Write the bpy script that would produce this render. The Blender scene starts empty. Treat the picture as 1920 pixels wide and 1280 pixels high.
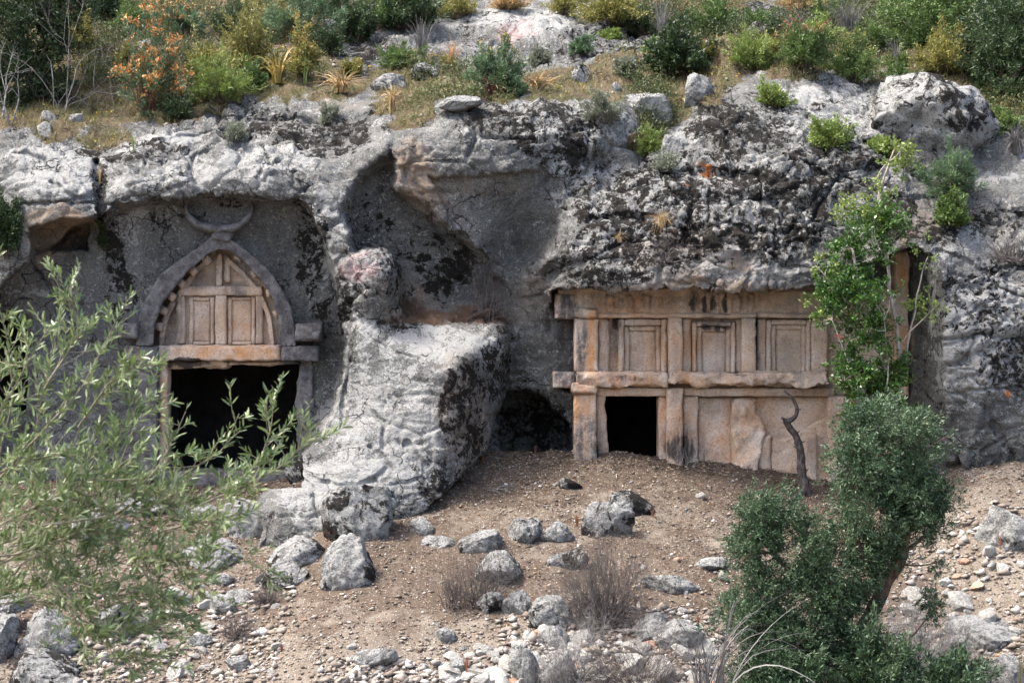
import bpy, math, random
import numpy as np
from mathutils import Vector

# ------------------------------------------------------------------ camera, world, sun, exposure
scene = bpy.context.scene
COL = scene.collection
D0, KPX = 32.0, 3520.0          # camera stands 32 m in front of the tomb facade; 110 photo pixels per metre there

cam_data = bpy.data.cameras.new('camera')
cam_data.sensor_width = 36.0
cam_data.lens = 36.0 * KPX / 1920.0
cam_data.clip_start = 0.5
cam_data.clip_end = 2000
cam_data.dof.use_dof = True
cam_data.dof.focus_distance = 31.0
cam_data.dof.aperture_fstop = 11.0
cam = bpy.data.objects.new('camera', cam_data)
cam.location = (0, -D0, 0)
cam.rotation_euler = (math.radians(90), 0, 0)
COL.objects.link(cam)
scene.camera = cam

SUN_DIR = Vector((-0.50, -0.03, 0.86)).normalized()      # towards the sun: from the left, high, just behind the cliff line
elev = math.asin(SUN_DIR.z)
world = bpy.data.worlds.new('World')
scene.world = world
world.use_nodes = True
wn = world.node_tree
wn.nodes.clear()
sky = wn.nodes.new('ShaderNodeTexSky')
sky.sky_type = 'NISHITA'
sky.sun_disc = False
sky.sun_elevation = elev
sky.sun_rotation = math.atan2(SUN_DIR.x, SUN_DIR.y)
sky.dust_density = 5.0
sky.air_density = 0.8
sky.ozone_density = 0.9
bg = wn.nodes.new('ShaderNodeBackground')
bg.inputs['Strength'].default_value = 0.15
wo = wn.nodes.new('ShaderNodeOutputWorld')
wn.links.new(sky.outputs[0], bg.inputs[0])
wn.links.new(bg.outputs[0], wo.inputs[0])
sun_data = bpy.data.lights.new('sun', 'SUN')
sun_data.energy = 1.5
sun_data.angle = math.radians(10.0)
sun_data.color = (1.0, 0.97, 0.93)
sun = bpy.data.objects.new('sun', sun_data)
sun.rotation_euler = SUN_DIR.to_track_quat('Z', 'Y').to_euler()
sun.location = (-20, 5, 30)
COL.objects.link(sun)
scene.view_settings.view_transform = 'Standard'
scene.view_settings.look = 'None'
scene.view_settings.gamma = 1.0
scene.view_settings.use_curve_mapping = False
scene.view_settings.exposure = 2.1
scene.cycles.max_bounces = 5
scene.cycles.diffuse_bounces = 3
scene.cycles.glossy_bounces = 2
scene.cycles.transmission_bounces = 2
scene.cycles.transparent_max_bounces = 4
scene.cycles.use_denoising = True

# ------------------------------------------------------------------ numeric helpers
def smooth(a, b, x):
    t = np.clip((x - a) / (b - a), 0, 1)
    return t * t * (3 - 2 * t)

def P(px, py, Y):
    """photo pixel at depth Y -> world point (N,3)"""
    px, py, Y = np.broadcast_arrays(np.asarray(px, float), np.asarray(py, float), np.asarray(Y, float))
    s = (D0 + Y) / KPX
    return np.stack([(px - 960) * s, Y, (640 - py) * s], -1)

def _hash(ix, iy, iz, seed):
    h = (ix.astype(np.uint32) * np.uint32(374761393) + iy.astype(np.uint32) * np.uint32(668265263)
         + iz.astype(np.uint32) * np.uint32(2246822519) + np.uint32((seed * 3266489917) & 0xffffffff))
    h = (h ^ (h >> np.uint32(13))) * np.uint32(1274126177)
    h = h ^ (h >> np.uint32(16))
    return h.astype(np.float32) / np.float32(2147483648.0) - np.float32(1)

def vnoise(p, seed=0):
    p = np.asarray(p, np.float32)
    f = np.floor(p)
    i = f.astype(np.int64)
    t = p - f
    t = t * t * t * (t * (t * 6 - 15) + 10)
    x, y, z = i[..., 0], i[..., 1], i[..., 2]
    tx, ty, tz = t[..., 0], t[..., 1], t[..., 2]
    r = []
    for dz in (0, 1):
        q = []
        for dy in (0, 1):
            a = _hash(x, y + dy, z + dz, seed)
            b = _hash(x + 1, y + dy, z + dz, seed)
            q.append(a + (b - a) * tx)
        r.append(q[0] + (q[1] - q[0]) * ty)
    return r[0] + (r[1] - r[0]) * tz

def fbm(p, octaves=4, seed=0, gain=0.5):
    p = np.asarray(p, np.float32)
    s, a, n = 0.0, 1.0, 0.0
    for o in range(octaves):
        s = s + a * vnoise(p * (2.03 ** o) + 17.3 * o, seed + o)
        n += a
        a *= gain
    return s / n

def ridged(p, octaves=4, seed=0, gain=0.55):
    s, a, n = 0.0, 1.0, 0.0
    for o in range(octaves):
        s = s + a * (1 - np.abs(vnoise(np.asarray(p, np.float32) * (2.1 ** o) + 9.1 * o, seed + o)) * 2)
        n += a
        a *= gain
    return s / n

def worley(p, seed=0, both=False):
    """distance to the nearest of jittered cell points"""
    p = np.asarray(p, np.float32)
    f = np.floor(p)
    i = f.astype(np.int64)
    t = p - f
    best = np.full(p.shape[:-1], 9.0, np.float32)
    sec = best.copy()
    for dx in (-1, 0, 1):
        for dy in (-1, 0, 1):
            for dz in (-1, 0, 1):
                x, y, z = i[..., 0] + dx, i[..., 1] + dy, i[..., 2] + dz
                jx = _hash(x, y, z, seed) * .45 + .5 + dx - t[..., 0]
                jy = _hash(x, y, z, seed + 7) * .45 + .5 + dy - t[..., 1]
                jz = _hash(x, y, z, seed + 13) * .45 + .5 + dz - t[..., 2]
                d = jx * jx + jy * jy + jz * jz
                sec = np.minimum(sec, np.maximum(best, d))
                best = np.minimum(best, d)
    return (np.sqrt(best), np.sqrt(sec)) if both else np.sqrt(best)

class RBF:
    def __init__(self, pts, c=14.0):
        a = np.array(pts, float)
        self.x, self.c = a[:, :2] / 100.0, c / 100.0
        n = len(a)
        A = np.zeros((n + 1, n + 1))
        A[:n, :n] = self.phi(self.x, self.x)
        A[:n, n] = A[n, :n] = 1
        A[np.arange(n), np.arange(n)] -= 0.01
        self.w = np.linalg.solve(A, np.append(a[:, 2], 0))
    def phi(self, a, b):
        d = a[:, None, :] - b[None, :, :]
        return np.sqrt((d ** 2).sum(-1) + self.c ** 2)
    def __call__(self, px, py):
        q = np.stack([np.ravel(px), np.ravel(py)], -1) / 100.0
        out = np.empty(len(q))
        for k in range(0, len(q), 20000):
            out[k:k + 20000] = self.phi(q[k:k + 20000], self.x) @ self.w[:-1] + self.w[-1]
        return out.reshape(np.shape(px))

def poly_sd(poly, px, py):
    """signed distance to a closed polygon, negative inside"""
    v = np.array(poly, float)
    d = np.full(px.shape, 1e9)
    inside = np.zeros(px.shape, bool)
    for k in range(len(v)):
        a, b = v[k], v[(k + 1) % len(v)]
        e = b - a
        wx, wy = px - a[0], py - a[1]
        t = np.clip((wx * e[0] + wy * e[1]) / (e @ e + 1e-9), 0, 1)
        d = np.minimum(d, np.hypot(wx - e[0] * t, wy - e[1] * t))
        c = ((a[1] > py) != (b[1] > py))
        with np.errstate(divide='ignore', invalid='ignore'):
            xx = (b[0] - a[0]) * (py - a[1]) / (b[1] - a[1] + 1e-12) + a[0]
        inside ^= c & (px < xx)
    return np.where(inside, -d, d)

def line_d(pts, px, py):
    v = np.array(pts, float)
    d = np.full(px.shape, 1e9)
    for k in range(len(v) - 1):
        a, b = v[k], v[k + 1]
        e = b - a
        wx, wy = px - a[0], py - a[1]
        t = np.clip((wx * e[0] + wy * e[1]) / (e @ e + 1e-9), 0, 1)
        d = np.minimum(d, np.hypot(wx - e[0] * t, wy - e[1] * t))
    return d

# ------------------------------------------------------------------ object helpers
def mesh_from(name, V, quads=None, tris=None, mat=None, parent=None, attrs=None, smooth_shade=False, loc=None, face_mat=None):
    """one mesh object from arrays"""
    V = np.asarray(V, np.float32).reshape(-1, 3)
    me = bpy.data.meshes.new(name)
    if loc is not None:
        V = V - np.asarray(loc, np.float32)
    nq = 0 if quads is None else len(quads)
    nt = 0 if tris is None else len(tris)
    me.vertices.add(len(V))
    me.vertices.foreach_set('co', V.ravel())
    loops = []
    if nq: loops.append(np.asarray(quads, np.int32).ravel())
    if nt: loops.append(np.asarray(tris, np.int32).ravel())
    loops = np.concatenate(loops)
    me.loops.add(len(loops))
    me.loops.foreach_set('vertex_index', loops)
    me.polygons.add(nq + nt)
    start = np.concatenate([np.arange(nq) * 4, nq * 4 + np.arange(nt) * 3]).astype(np.int32)
    me.polygons.foreach_set('loop_start', start)
    me.update(calc_edges=True)
    if smooth_shade:
        me.polygons.foreach_set('use_smooth', np.ones(nq + nt, bool))
    for k, a in (attrs or {}).items():
        at = me.attributes.new(k, 'FLOAT', 'POINT')
        at.data.foreach_set('value', np.asarray(a, np.float32).ravel())
    if mat is not None:
        me.materials.append(mat)
    o = bpy.data.objects.new(name, me)
    COL.objects.link(o)
    if loc is not None and parent is None:
        o.location = loc
    if parent is not None:
        o.parent = parent
    return o

def tag(o, label=None, cat=None, group=None, kind=None):
    if label: o['label'] = label
    if cat: o['category'] = cat
    if group: o['group'] = group
    if kind: o['kind'] = kind
    return o

def thing(name, label, cat, loc, group=None):
    o = bpy.data.objects.new(name, None)
    o.empty_display_size = 0.1
    COL.objects.link(o)
    o.location = [float(c) for c in loc]
    return tag(o, label, cat, group)

def part(root, name, V, quads=None, tris=None, mat=None, attrs=None, smooth_shade=False, under=None):
    """a part: vertices given in world space, root is an unrotated empty"""
    return mesh_from(name, np.asarray(V, float).reshape(-1, 3) - np.array(root.location), quads, tris, mat, under or root, attrs, smooth_shade)

# ------------------------------------------------------------------ shader helpers
class NT:
    def __init__(self, name):
        self.m = bpy.data.materials.new(name)
        self.m.use_nodes = True
        self.t = self.m.node_tree
        self.t.nodes.clear()
        self.out = self.n('ShaderNodeOutputMaterial')
    def n(self, typ, **kw):
        x = self.t.nodes.new(typ)
        for k, v in kw.items(): setattr(x, k, v)
        return x
    def set(self, sock, v):
        if isinstance(v, bpy.types.NodeSocket): self.t.links.new(v, sock)
        else: sock.default_value = v
    def math(self, op, a, b=0.0, clamp=False):
        x = self.n('ShaderNodeMath', operation=op, use_clamp=clamp)
        self.set(x.inputs[0], a); self.set(x.inputs[1], b)
        return x.outputs[0]
    def attr(self, name):
        return self.n('ShaderNodeAttribute', attribute_name=name).outputs['Fac']
    def coord(self):
        return self.n('ShaderNodeTexCoord').outputs['Object']
    def mapped(self, scale, vec=None):
        x = self.n('ShaderNodeMapping')
        self.set(x.inputs['Vector'], vec if vec is not None else self.coord())
        x.inputs['Scale'].default_value = scale
        return x.outputs[0]
    def noise(self, scale, detail=6.0, rough=0.6, vec=None, dist=0.0):
        x = self.n('ShaderNodeTexNoise')
        x.inputs['Scale'].default_value = scale
        x.inputs['Detail'].default_value = detail
        x.inputs['Roughness'].default_value = rough
        x.inputs['Distortion'].default_value = dist
        self.set(x.inputs['Vector'], vec if vec is not None else self.coord())
        return x.outputs['Fac']
    def voro(self, scale, vec=None, out='Distance', feature='F1'):
        x = self.n('ShaderNodeTexVoronoi', feature=feature)
        x.inputs['Scale'].default_value = scale
        self.set(x.inputs['Vector'], vec if vec is not None else self.coord())
        return x.outputs[out]
    def ramp(self, fac, stops):
        x = self.n('ShaderNodeValToRGB')
        el = x.color_ramp.elements
        while len(el) < len(stops): el.new(0.5)
        for e, (p, c) in zip(el, stops):
            e.position = p
            e.color = (*c, 1) if len(c) == 3 else c
        self.set(x.inputs[0], fac)
        return x.outputs[0]
    def step(self, fac, lo, hi):
        x = self.n('ShaderNodeMapRange', interpolation_type='SMOOTHSTEP')
        self.set(x.inputs['Value'], fac)
        x.inputs['From Min'].default_value = lo
        x.inputs['From Max'].default_value = hi
        return x.outputs[0]
    def mix(self, fac, a, b, blend='MIX'):
        x = self.n('ShaderNodeMix', data_type='RGBA', blend_type=blend)
        self.set(x.inputs[0], fac)
        for s, v in ((x.inputs[6], a), (x.inputs[7], b)):
            if isinstance(v, bpy.types.NodeSocket): self.t.links.new(v, s)
            else: s.default_value = (*v, 1) if len(v) == 3 else v
        return x.outputs[2]
    def bump(self, h, strength, distance, normal=None):
        x = self.n('ShaderNodeBump')
        x.inputs['Strength'].default_value = strength
        x.inputs['Distance'].default_value = distance
        self.set(x.inputs['Height'], h)
        if normal is not None: self.set(x.inputs['Normal'], normal)
        return x.outputs[0]
    def finish(self, color, rough=0.9, normal=None, spec=0.25, transl=None):
        b = self.n('ShaderNodeBsdfPrincipled')
        self.set(b.inputs['Base Color'], color if isinstance(color, bpy.types.NodeSocket) else (*color, 1))
        self.set(b.inputs['Roughness'], rough)
        b.inputs['Specular IOR Level'].default_value = spec
        if normal is not None: self.set(b.inputs['Normal'], normal)
        sh = b.outputs[0]
        if transl:
            tr = self.n('ShaderNodeBsdfTranslucent')
            self.set(tr.inputs['Color'], color if isinstance(color, bpy.types.NodeSocket) else (*color, 1))
            mx = self.n('ShaderNodeMixShader')
            mx.inputs[0].default_value = transl
            self.t.links.new(sh, mx.inputs[1]); self.t.links.new(tr.outputs[0], mx.inputs[2])
            sh = mx.outputs[0]
        self.t.links.new(sh, self.out.inputs[0])
        return self.m

def rock_material(name, cliff):
    n = NT(name)
    base = n.noise(1.1, 8, 0.62)
    col = n.ramp(base, [(0.30, (0.093, 0.094, 0.087)), (0.5, (0.180, 0.181, 0.167)), (0.70, (0.272, 0.272, 0.251))])
    hi = n.ramp(base, [(0.30, (0.138, 0.139, 0.130)), (0.5, (0.275, 0.276, 0.257)), (0.70, (0.395, 0.394, 0.367))])
    lich = n.attr('a_lich_lit') if cliff else 0.80
    col = n.mix(lich, col, hi)  # on the cliff, sunlit brightness is put into the base colour here
    med = n.noise(6.5, 8, 0.7)
    col = n.mix(n.step(med, 0.5, 0.70), col, (0.33, 0.325, 0.31))
    fine = n.noise(38, 4, 0.7)
    col = n.mix(n.step(fine, 0.54, 0.40), col, n.mix(1.0, col, (0.55, 0.54, 0.53), 'MULTIPLY'))
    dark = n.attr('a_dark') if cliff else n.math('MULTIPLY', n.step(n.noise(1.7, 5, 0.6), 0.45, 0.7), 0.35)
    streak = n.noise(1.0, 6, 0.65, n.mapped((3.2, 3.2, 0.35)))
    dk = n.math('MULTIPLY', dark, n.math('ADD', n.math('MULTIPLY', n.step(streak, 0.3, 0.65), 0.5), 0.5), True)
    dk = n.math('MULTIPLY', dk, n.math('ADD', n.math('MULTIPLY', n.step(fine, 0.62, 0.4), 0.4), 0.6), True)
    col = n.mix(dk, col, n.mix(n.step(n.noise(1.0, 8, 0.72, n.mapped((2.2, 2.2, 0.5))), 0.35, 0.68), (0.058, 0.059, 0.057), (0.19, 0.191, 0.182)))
    # mottled crust: small dark and pale flecks
    mott = n.noise(8.5, 8, 0.74, dist=0.3)
    mott2 = n.noise(19, 6, 0.72)
    col = n.mix(n.math('MULTIPLY', n.step(n.math('ADD', mott, n.math('MULTIPLY', n.math('SUBTRACT', base, 0.5), -0.35)), 0.555, 0.64), 0.62), col, n.mix(mott2, (0.045, 0.044, 0.043), (0.12, 0.118, 0.113)))
    col = n.mix(n.math('MULTIPLY', n.step(mott2, 0.57, 0.64), 0.5), col, (0.38, 0.379, 0.355))
    # pale crusty lichen; on the cliff its mask also paints sunlit tops lighter
    lv = n.math('ADD', n.math('MULTIPLY', n.noise(3.5, 8, 0.72, dist=0.6), 0.70), n.math('MULTIPLY', n.noise(19, 5, 0.7), 0.30))
    col = n.mix(n.math('MULTIPLY', n.step(n.math('ADD', lv, n.math('MULTIPLY', lich, 0.14)), 0.56, 0.625), 0.88), col, n.mix(fine, (0.275, 0.276, 0.260), (0.515, 0.513, 0.483)))
    # brown-ochre tint
    if cliff:
        w = n.attr('a_warm')
        wf = n.math('MULTIPLY', w, n.math('ADD', n.step(n.noise(2.6, 6, 0.65), 0.3, 0.66), 0.15), True)
        col = n.mix(wf, col, n.mix(med, (0.20, 0.145, 0.105), (0.50, 0.37, 0.25)))
    # black crust / moss; the cliff mask also holds some painted shade
    moss = n.attr('a_moss_shade')
    mv = n.math('ADD', n.math('MULTIPLY', n.noise(2.6, 9, 0.76, dist=0.7), 0.56 if cliff else 0.78), n.math('MULTIPLY', n.noise(10, 8, 0.74, dist=0.4), 0.44 if cliff else 0.22))
    mf = n.step(n.math('ADD', mv, n.math('MULTIPLY', moss, 0.215)), 0.637, 0.662)
    col = n.mix(n.math('MULTIPLY', mf, 0.95), col, n.mix(n.noise(16, 6, 0.7), (0.005, 0.0045, 0.004), (0.024, 0.019, 0.014)))
    # small black specks everywhere
    sp = n.step(n.math('ADD', n.noise(24, 5, 0.72), n.math('MULTIPLY', moss, 0.06)), 0.665, 0.71)
    col = n.mix(n.math('MULTIPLY', sp, 0.75), col, (0.03, 0.028, 0.026))
    if cliff:
        og = n.math('MULTIPLY', n.attr('a_orange'), n.step(n.noise(8, 5, 0.6), 0.42, 0.55), True)
        col = n.mix(og, col, (0.55, 0.20, 0.045))
        pk = n.math('MULTIPLY', n.attr('a_pink'), n.step(n.noise(5, 5, 0.6), 0.3, 0.6), True)
        col = n.mix(n.math('MULTIPLY', pk, 0.6), col, (0.55, 0.34, 0.33))
        so = n.attr('a_soil')
        sf = n.step(n.math('ADD', so, n.math('MULTIPLY', n.math('SUBTRACT', n.noise(4, 6, 0.7), 0.5), 0.9)), 0.42, 0.58)
        gcol = n.mix(n.step(n.noise(2.2, 5, 0.6), 0.4, 0.62), (0.135, 0.10, 0.062), (0.085, 0.085, 0.038))
        gcol = n.mix(n.step(n.noise(30, 3, 0.7), 0.5, 0.7), gcol, (0.27, 0.22, 0.14))
        col = n.mix(sf, col, gcol)
        br = n.math('MULTIPLY', n.attr('a_litter'), n.step(n.noise(7, 5, 0.7), 0.25, 0.5), True)
        col = n.mix(br, col, n.mix(n.noise(40, 3), (0.05, 0.030, 0.020), (0.16, 0.10, 0.065)))
    # thin fracture lines
    wv = n.n('ShaderNodeVectorMath', operation='SCALE'); nz3 = n.n('ShaderNodeTexNoise'); nz3.inputs['Scale'].default_value = 2.2; nz3.inputs['Detail'].default_value = 5
    n.t.links.new(n.coord(), nz3.inputs['Vector']); n.t.links.new(nz3.outputs['Color'], wv.inputs[0]); wv.inputs['Scale'].default_value = 0.55
    ad = n.n('ShaderNodeVectorMath', operation='ADD'); n.t.links.new(n.coord(), ad.inputs[0]); n.t.links.new(wv.outputs[0], ad.inputs[1])
    ed = n.voro(1.5, n.mapped((1, 1, 1.5), ad.outputs[0]), feature='DISTANCE_TO_EDGE')
    ed2 = n.voro(4.2, n.mapped((1, 1, 1.6), ad.outputs[0]), feature='DISTANCE_TO_EDGE')
    fr = n.math('MULTIPLY', n.step(ed, 0.022, 0.004), n.step(n.noise(0.9, 3), 0.50, 0.58))
    fr = n.math('MAXIMUM', fr, n.math('MULTIPLY', n.step(ed2, 0.035, 0.008), n.step(n.noise(1.4, 4), 0.58, 0.66)))
    col = n.mix(n.math('MULTIPLY', fr, 0.85), col, (0.022, 0.020, 0.018))
    pits = n.step(n.voro(17), 0.0, 0.42)
    h = n.math('ADD', n.math('MULTIPLY', n.noise(15, 9, 0.72), 1.0), n.math('MULTIPLY', pits, 0.22))
    h = n.math('ADD', h, n.math('MULTIPLY', mf, 0.25))
    h = n.math('SUBTRACT', h, n.math('MULTIPLY', fr, 0.8))
    nrm = n.bump(h, 1.0, 0.06)
    nrm = n.bump(n.noise(60, 5, 0.75), 0.6, 0.016, nrm)
    return n.finish(col, 0.92, nrm, 0.15)
M_CLIFF = rock_material('weathered_limestone', True)
M_ROCK = rock_material('boulder_limestone', False)

def tomb_material():
    n = NT('carved_ochre_limestone')
    b = n.noise(1.6, 7, 0.62)
    col = n.ramp(b, [(0.3, (0.38, 0.275, 0.195)), (0.5, (0.55, 0.43, 0.325)), (0.68, (0.65, 0.55, 0.45))])
    og = n.math('MULTIPLY', n.attr('a_warm'), n.step(n.noise(2.2, 6, 0.65, n.mapped((1, 1, 0.6))), 0.38, 0.64), True)
    col = n.mix(og, col, (0.52, 0.26, 0.105))
    pale = n.step(n.noise(3.3, 7, 0.68), 0.52, 0.70)
    col = n.mix(n.math('MULTIPLY', pale, 0.55), col, (0.56, 0.50, 0.43))
    streak = n.noise(1.0, 6, 0.66, n.mapped((7, 7, 0.8)))
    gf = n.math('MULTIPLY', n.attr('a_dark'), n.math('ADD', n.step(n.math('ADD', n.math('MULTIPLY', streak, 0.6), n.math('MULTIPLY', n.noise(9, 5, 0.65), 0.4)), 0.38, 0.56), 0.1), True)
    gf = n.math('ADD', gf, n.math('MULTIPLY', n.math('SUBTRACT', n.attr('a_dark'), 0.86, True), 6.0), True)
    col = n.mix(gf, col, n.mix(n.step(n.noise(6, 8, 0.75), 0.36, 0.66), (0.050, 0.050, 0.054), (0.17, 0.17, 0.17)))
    so = n.step(n.math('ADD', n.attr('a_soot'), n.math('MULTIPLY', n.math('SUBTRACT', streak, 0.5), 1.1)), 0.40, 0.68)
    col = n.mix(n.math('MULTIPLY', so, 0.92), col, (0.030, 0.029, 0.030))
    fine = n.noise(34, 5, 0.7)
    col = n.mix(n.math('MULTIPLY', n.step(fine, 0.50, 0.36), 0.55), col, (0.16, 0.105, 0.07))
    col = n.mix(n.math('MULTIPLY', n.step(fine, 0.60, 0.72), 0.35), col, (0.66, 0.58, 0.5))
    h = n.math('ADD', n.noise(11, 8, 0.7), n.math('MULTIPLY', n.step(n.voro(26), 0.0, 0.35), 0.12))
    nrm = n.bump(h, 0.9, 0.045)
    nrm = n.bump(n.noise(55, 5, 0.75), 0.6, 0.014, nrm)
    return n.finish(col, 0.9, nrm, 0.15)
M_TOMB = tomb_material()

def chamber_shade_material():
    n = NT('chamber_stone_painted_shade')
    col = n.ramp(n.noise(2.5, 6), [(0.3, (0.012, 0.012, 0.013)), (0.7, (0.04, 0.037, 0.035))])  # darkness of the unlit interior painted as near-black stone
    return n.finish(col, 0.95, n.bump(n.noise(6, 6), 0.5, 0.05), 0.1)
M_CHAMBER_SHADE = chamber_shade_material()

def ground_material():
    n = NT('stony_soil')
    litter = n.attr('a_litter')
    b = n.noise(0.9, 7, 0.65)
    col = n.ramp(b, [(0.3, (0.115, 0.094, 0.072)), (0.5, (0.170, 0.144, 0.114)), (0.7, (0.235, 0.206, 0.168))])
    lf = n.step(n.math('ADD', n.noise(2.0, 8, 0.7), n.math('MULTIPLY', n.math('SUBTRACT', litter, 0.5), 0.42)), 0.44, 0.60)
    col = n.mix(n.math('MULTIPLY', lf, 0.85), col, n.mix(n.noise(30, 5, 0.7), (0.036, 0.026, 0.019), (0.115, 0.085, 0.063)))
    v = n.voro(30, out='Color')
    sepx = n.n('ShaderNodeSeparateColor'); n.t.links.new(v, sepx.inputs[0])
    peb = n.math('MULTIPLY', n.step(n.voro(30), 0.42, 0.25), n.step(n.math('ADD', sepx.outputs[0], n.math('MULTIPLY', n.noise(1.5, 4), 0.5)), 0.92, 1.0))
    col = n.mix(peb, col, n.mix(sepx.outputs[1], (0.28, 0.24, 0.19), (0.44, 0.41, 0.36)))
    col = n.mix(n.math('MULTIPLY', n.step(n.noise(55, 4, 0.75), 0.55, 0.40), 0.5), col, (0.075, 0.05, 0.034))
    h = n.math('ADD', n.noise(22, 8, 0.75), n.math('MULTIPLY', peb, 0.5))
    return n.finish(col, 0.95, n.bump(h, 0.9, 0.03), 0.1)
M_GROUND = ground_material()

def leaf_material(name, stops, rough=0.5, transl=0.25, spec=0.35, flower=None):
    n = NT(name)
    col = n.ramp(n.attr('var'), stops)
    return n.finish(col, rough, None, spec, transl)

def bark_material(name, a, b, scale=20):
    n = NT(name)
    s = n.noise(scale, 6, 0.7, n.mapped((1, 1, 0.3)))
    return n.finish(n.mix(n.step(s, 0.35, 0.65), a, b), 0.9, n.bump(s, 0.8, 0.02), 0.15)
# ------------------------------------------------------------------ ground height
def gz(x, y):
    x = np.asarray(x, float); y = np.asarray(y, float)
    d = -y
    front = -1.93 - 0.36 * np.maximum(d, 0) + 0.25 * np.minimum(d + 0.15, 0)
    front = front - 0.50 * smooth(-2.2, -4.4, x) - 0.40 * smooth(2.4, 5.2, x) + 0.75 * smooth(5.6, 7.8, x) * smooth(6.0, 1.0, d) + 0.25 * smooth(5.6, 7.8, x)
    far = np.interp(d, [7, 9, 13, 18, 23, 27, 30, 34, 60], [-4.6, -5.3, -5.5, -5.0, -3.6, -2.4, -1.75, -1.6, -1.4])
    w = smooth(7.0, 9.5, d)
    z = front * (1 - w) + far * w
    p = np.stack([x, y, np.zeros_like(x)], -1)
    z = z + 0.10 * fbm(p * 0.7, 3, 301) + 0.035 * fbm(p * 2.7, 3, 302)
    return z

def G(px, py):
    """photo pixel -> point on the front ground"""
    y = -3.0
    for _ in range(40):
        q = P(px, py, y)
        z = float(gz(q[0], q[1]))
        err = z - q[2]
        y = min(max(y - err * 1.6, -9.5), 1.5)
    q = P(px, py, y)
    return np.array([q[0], q[1], float(gz(q[0], q[1]))])

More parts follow.
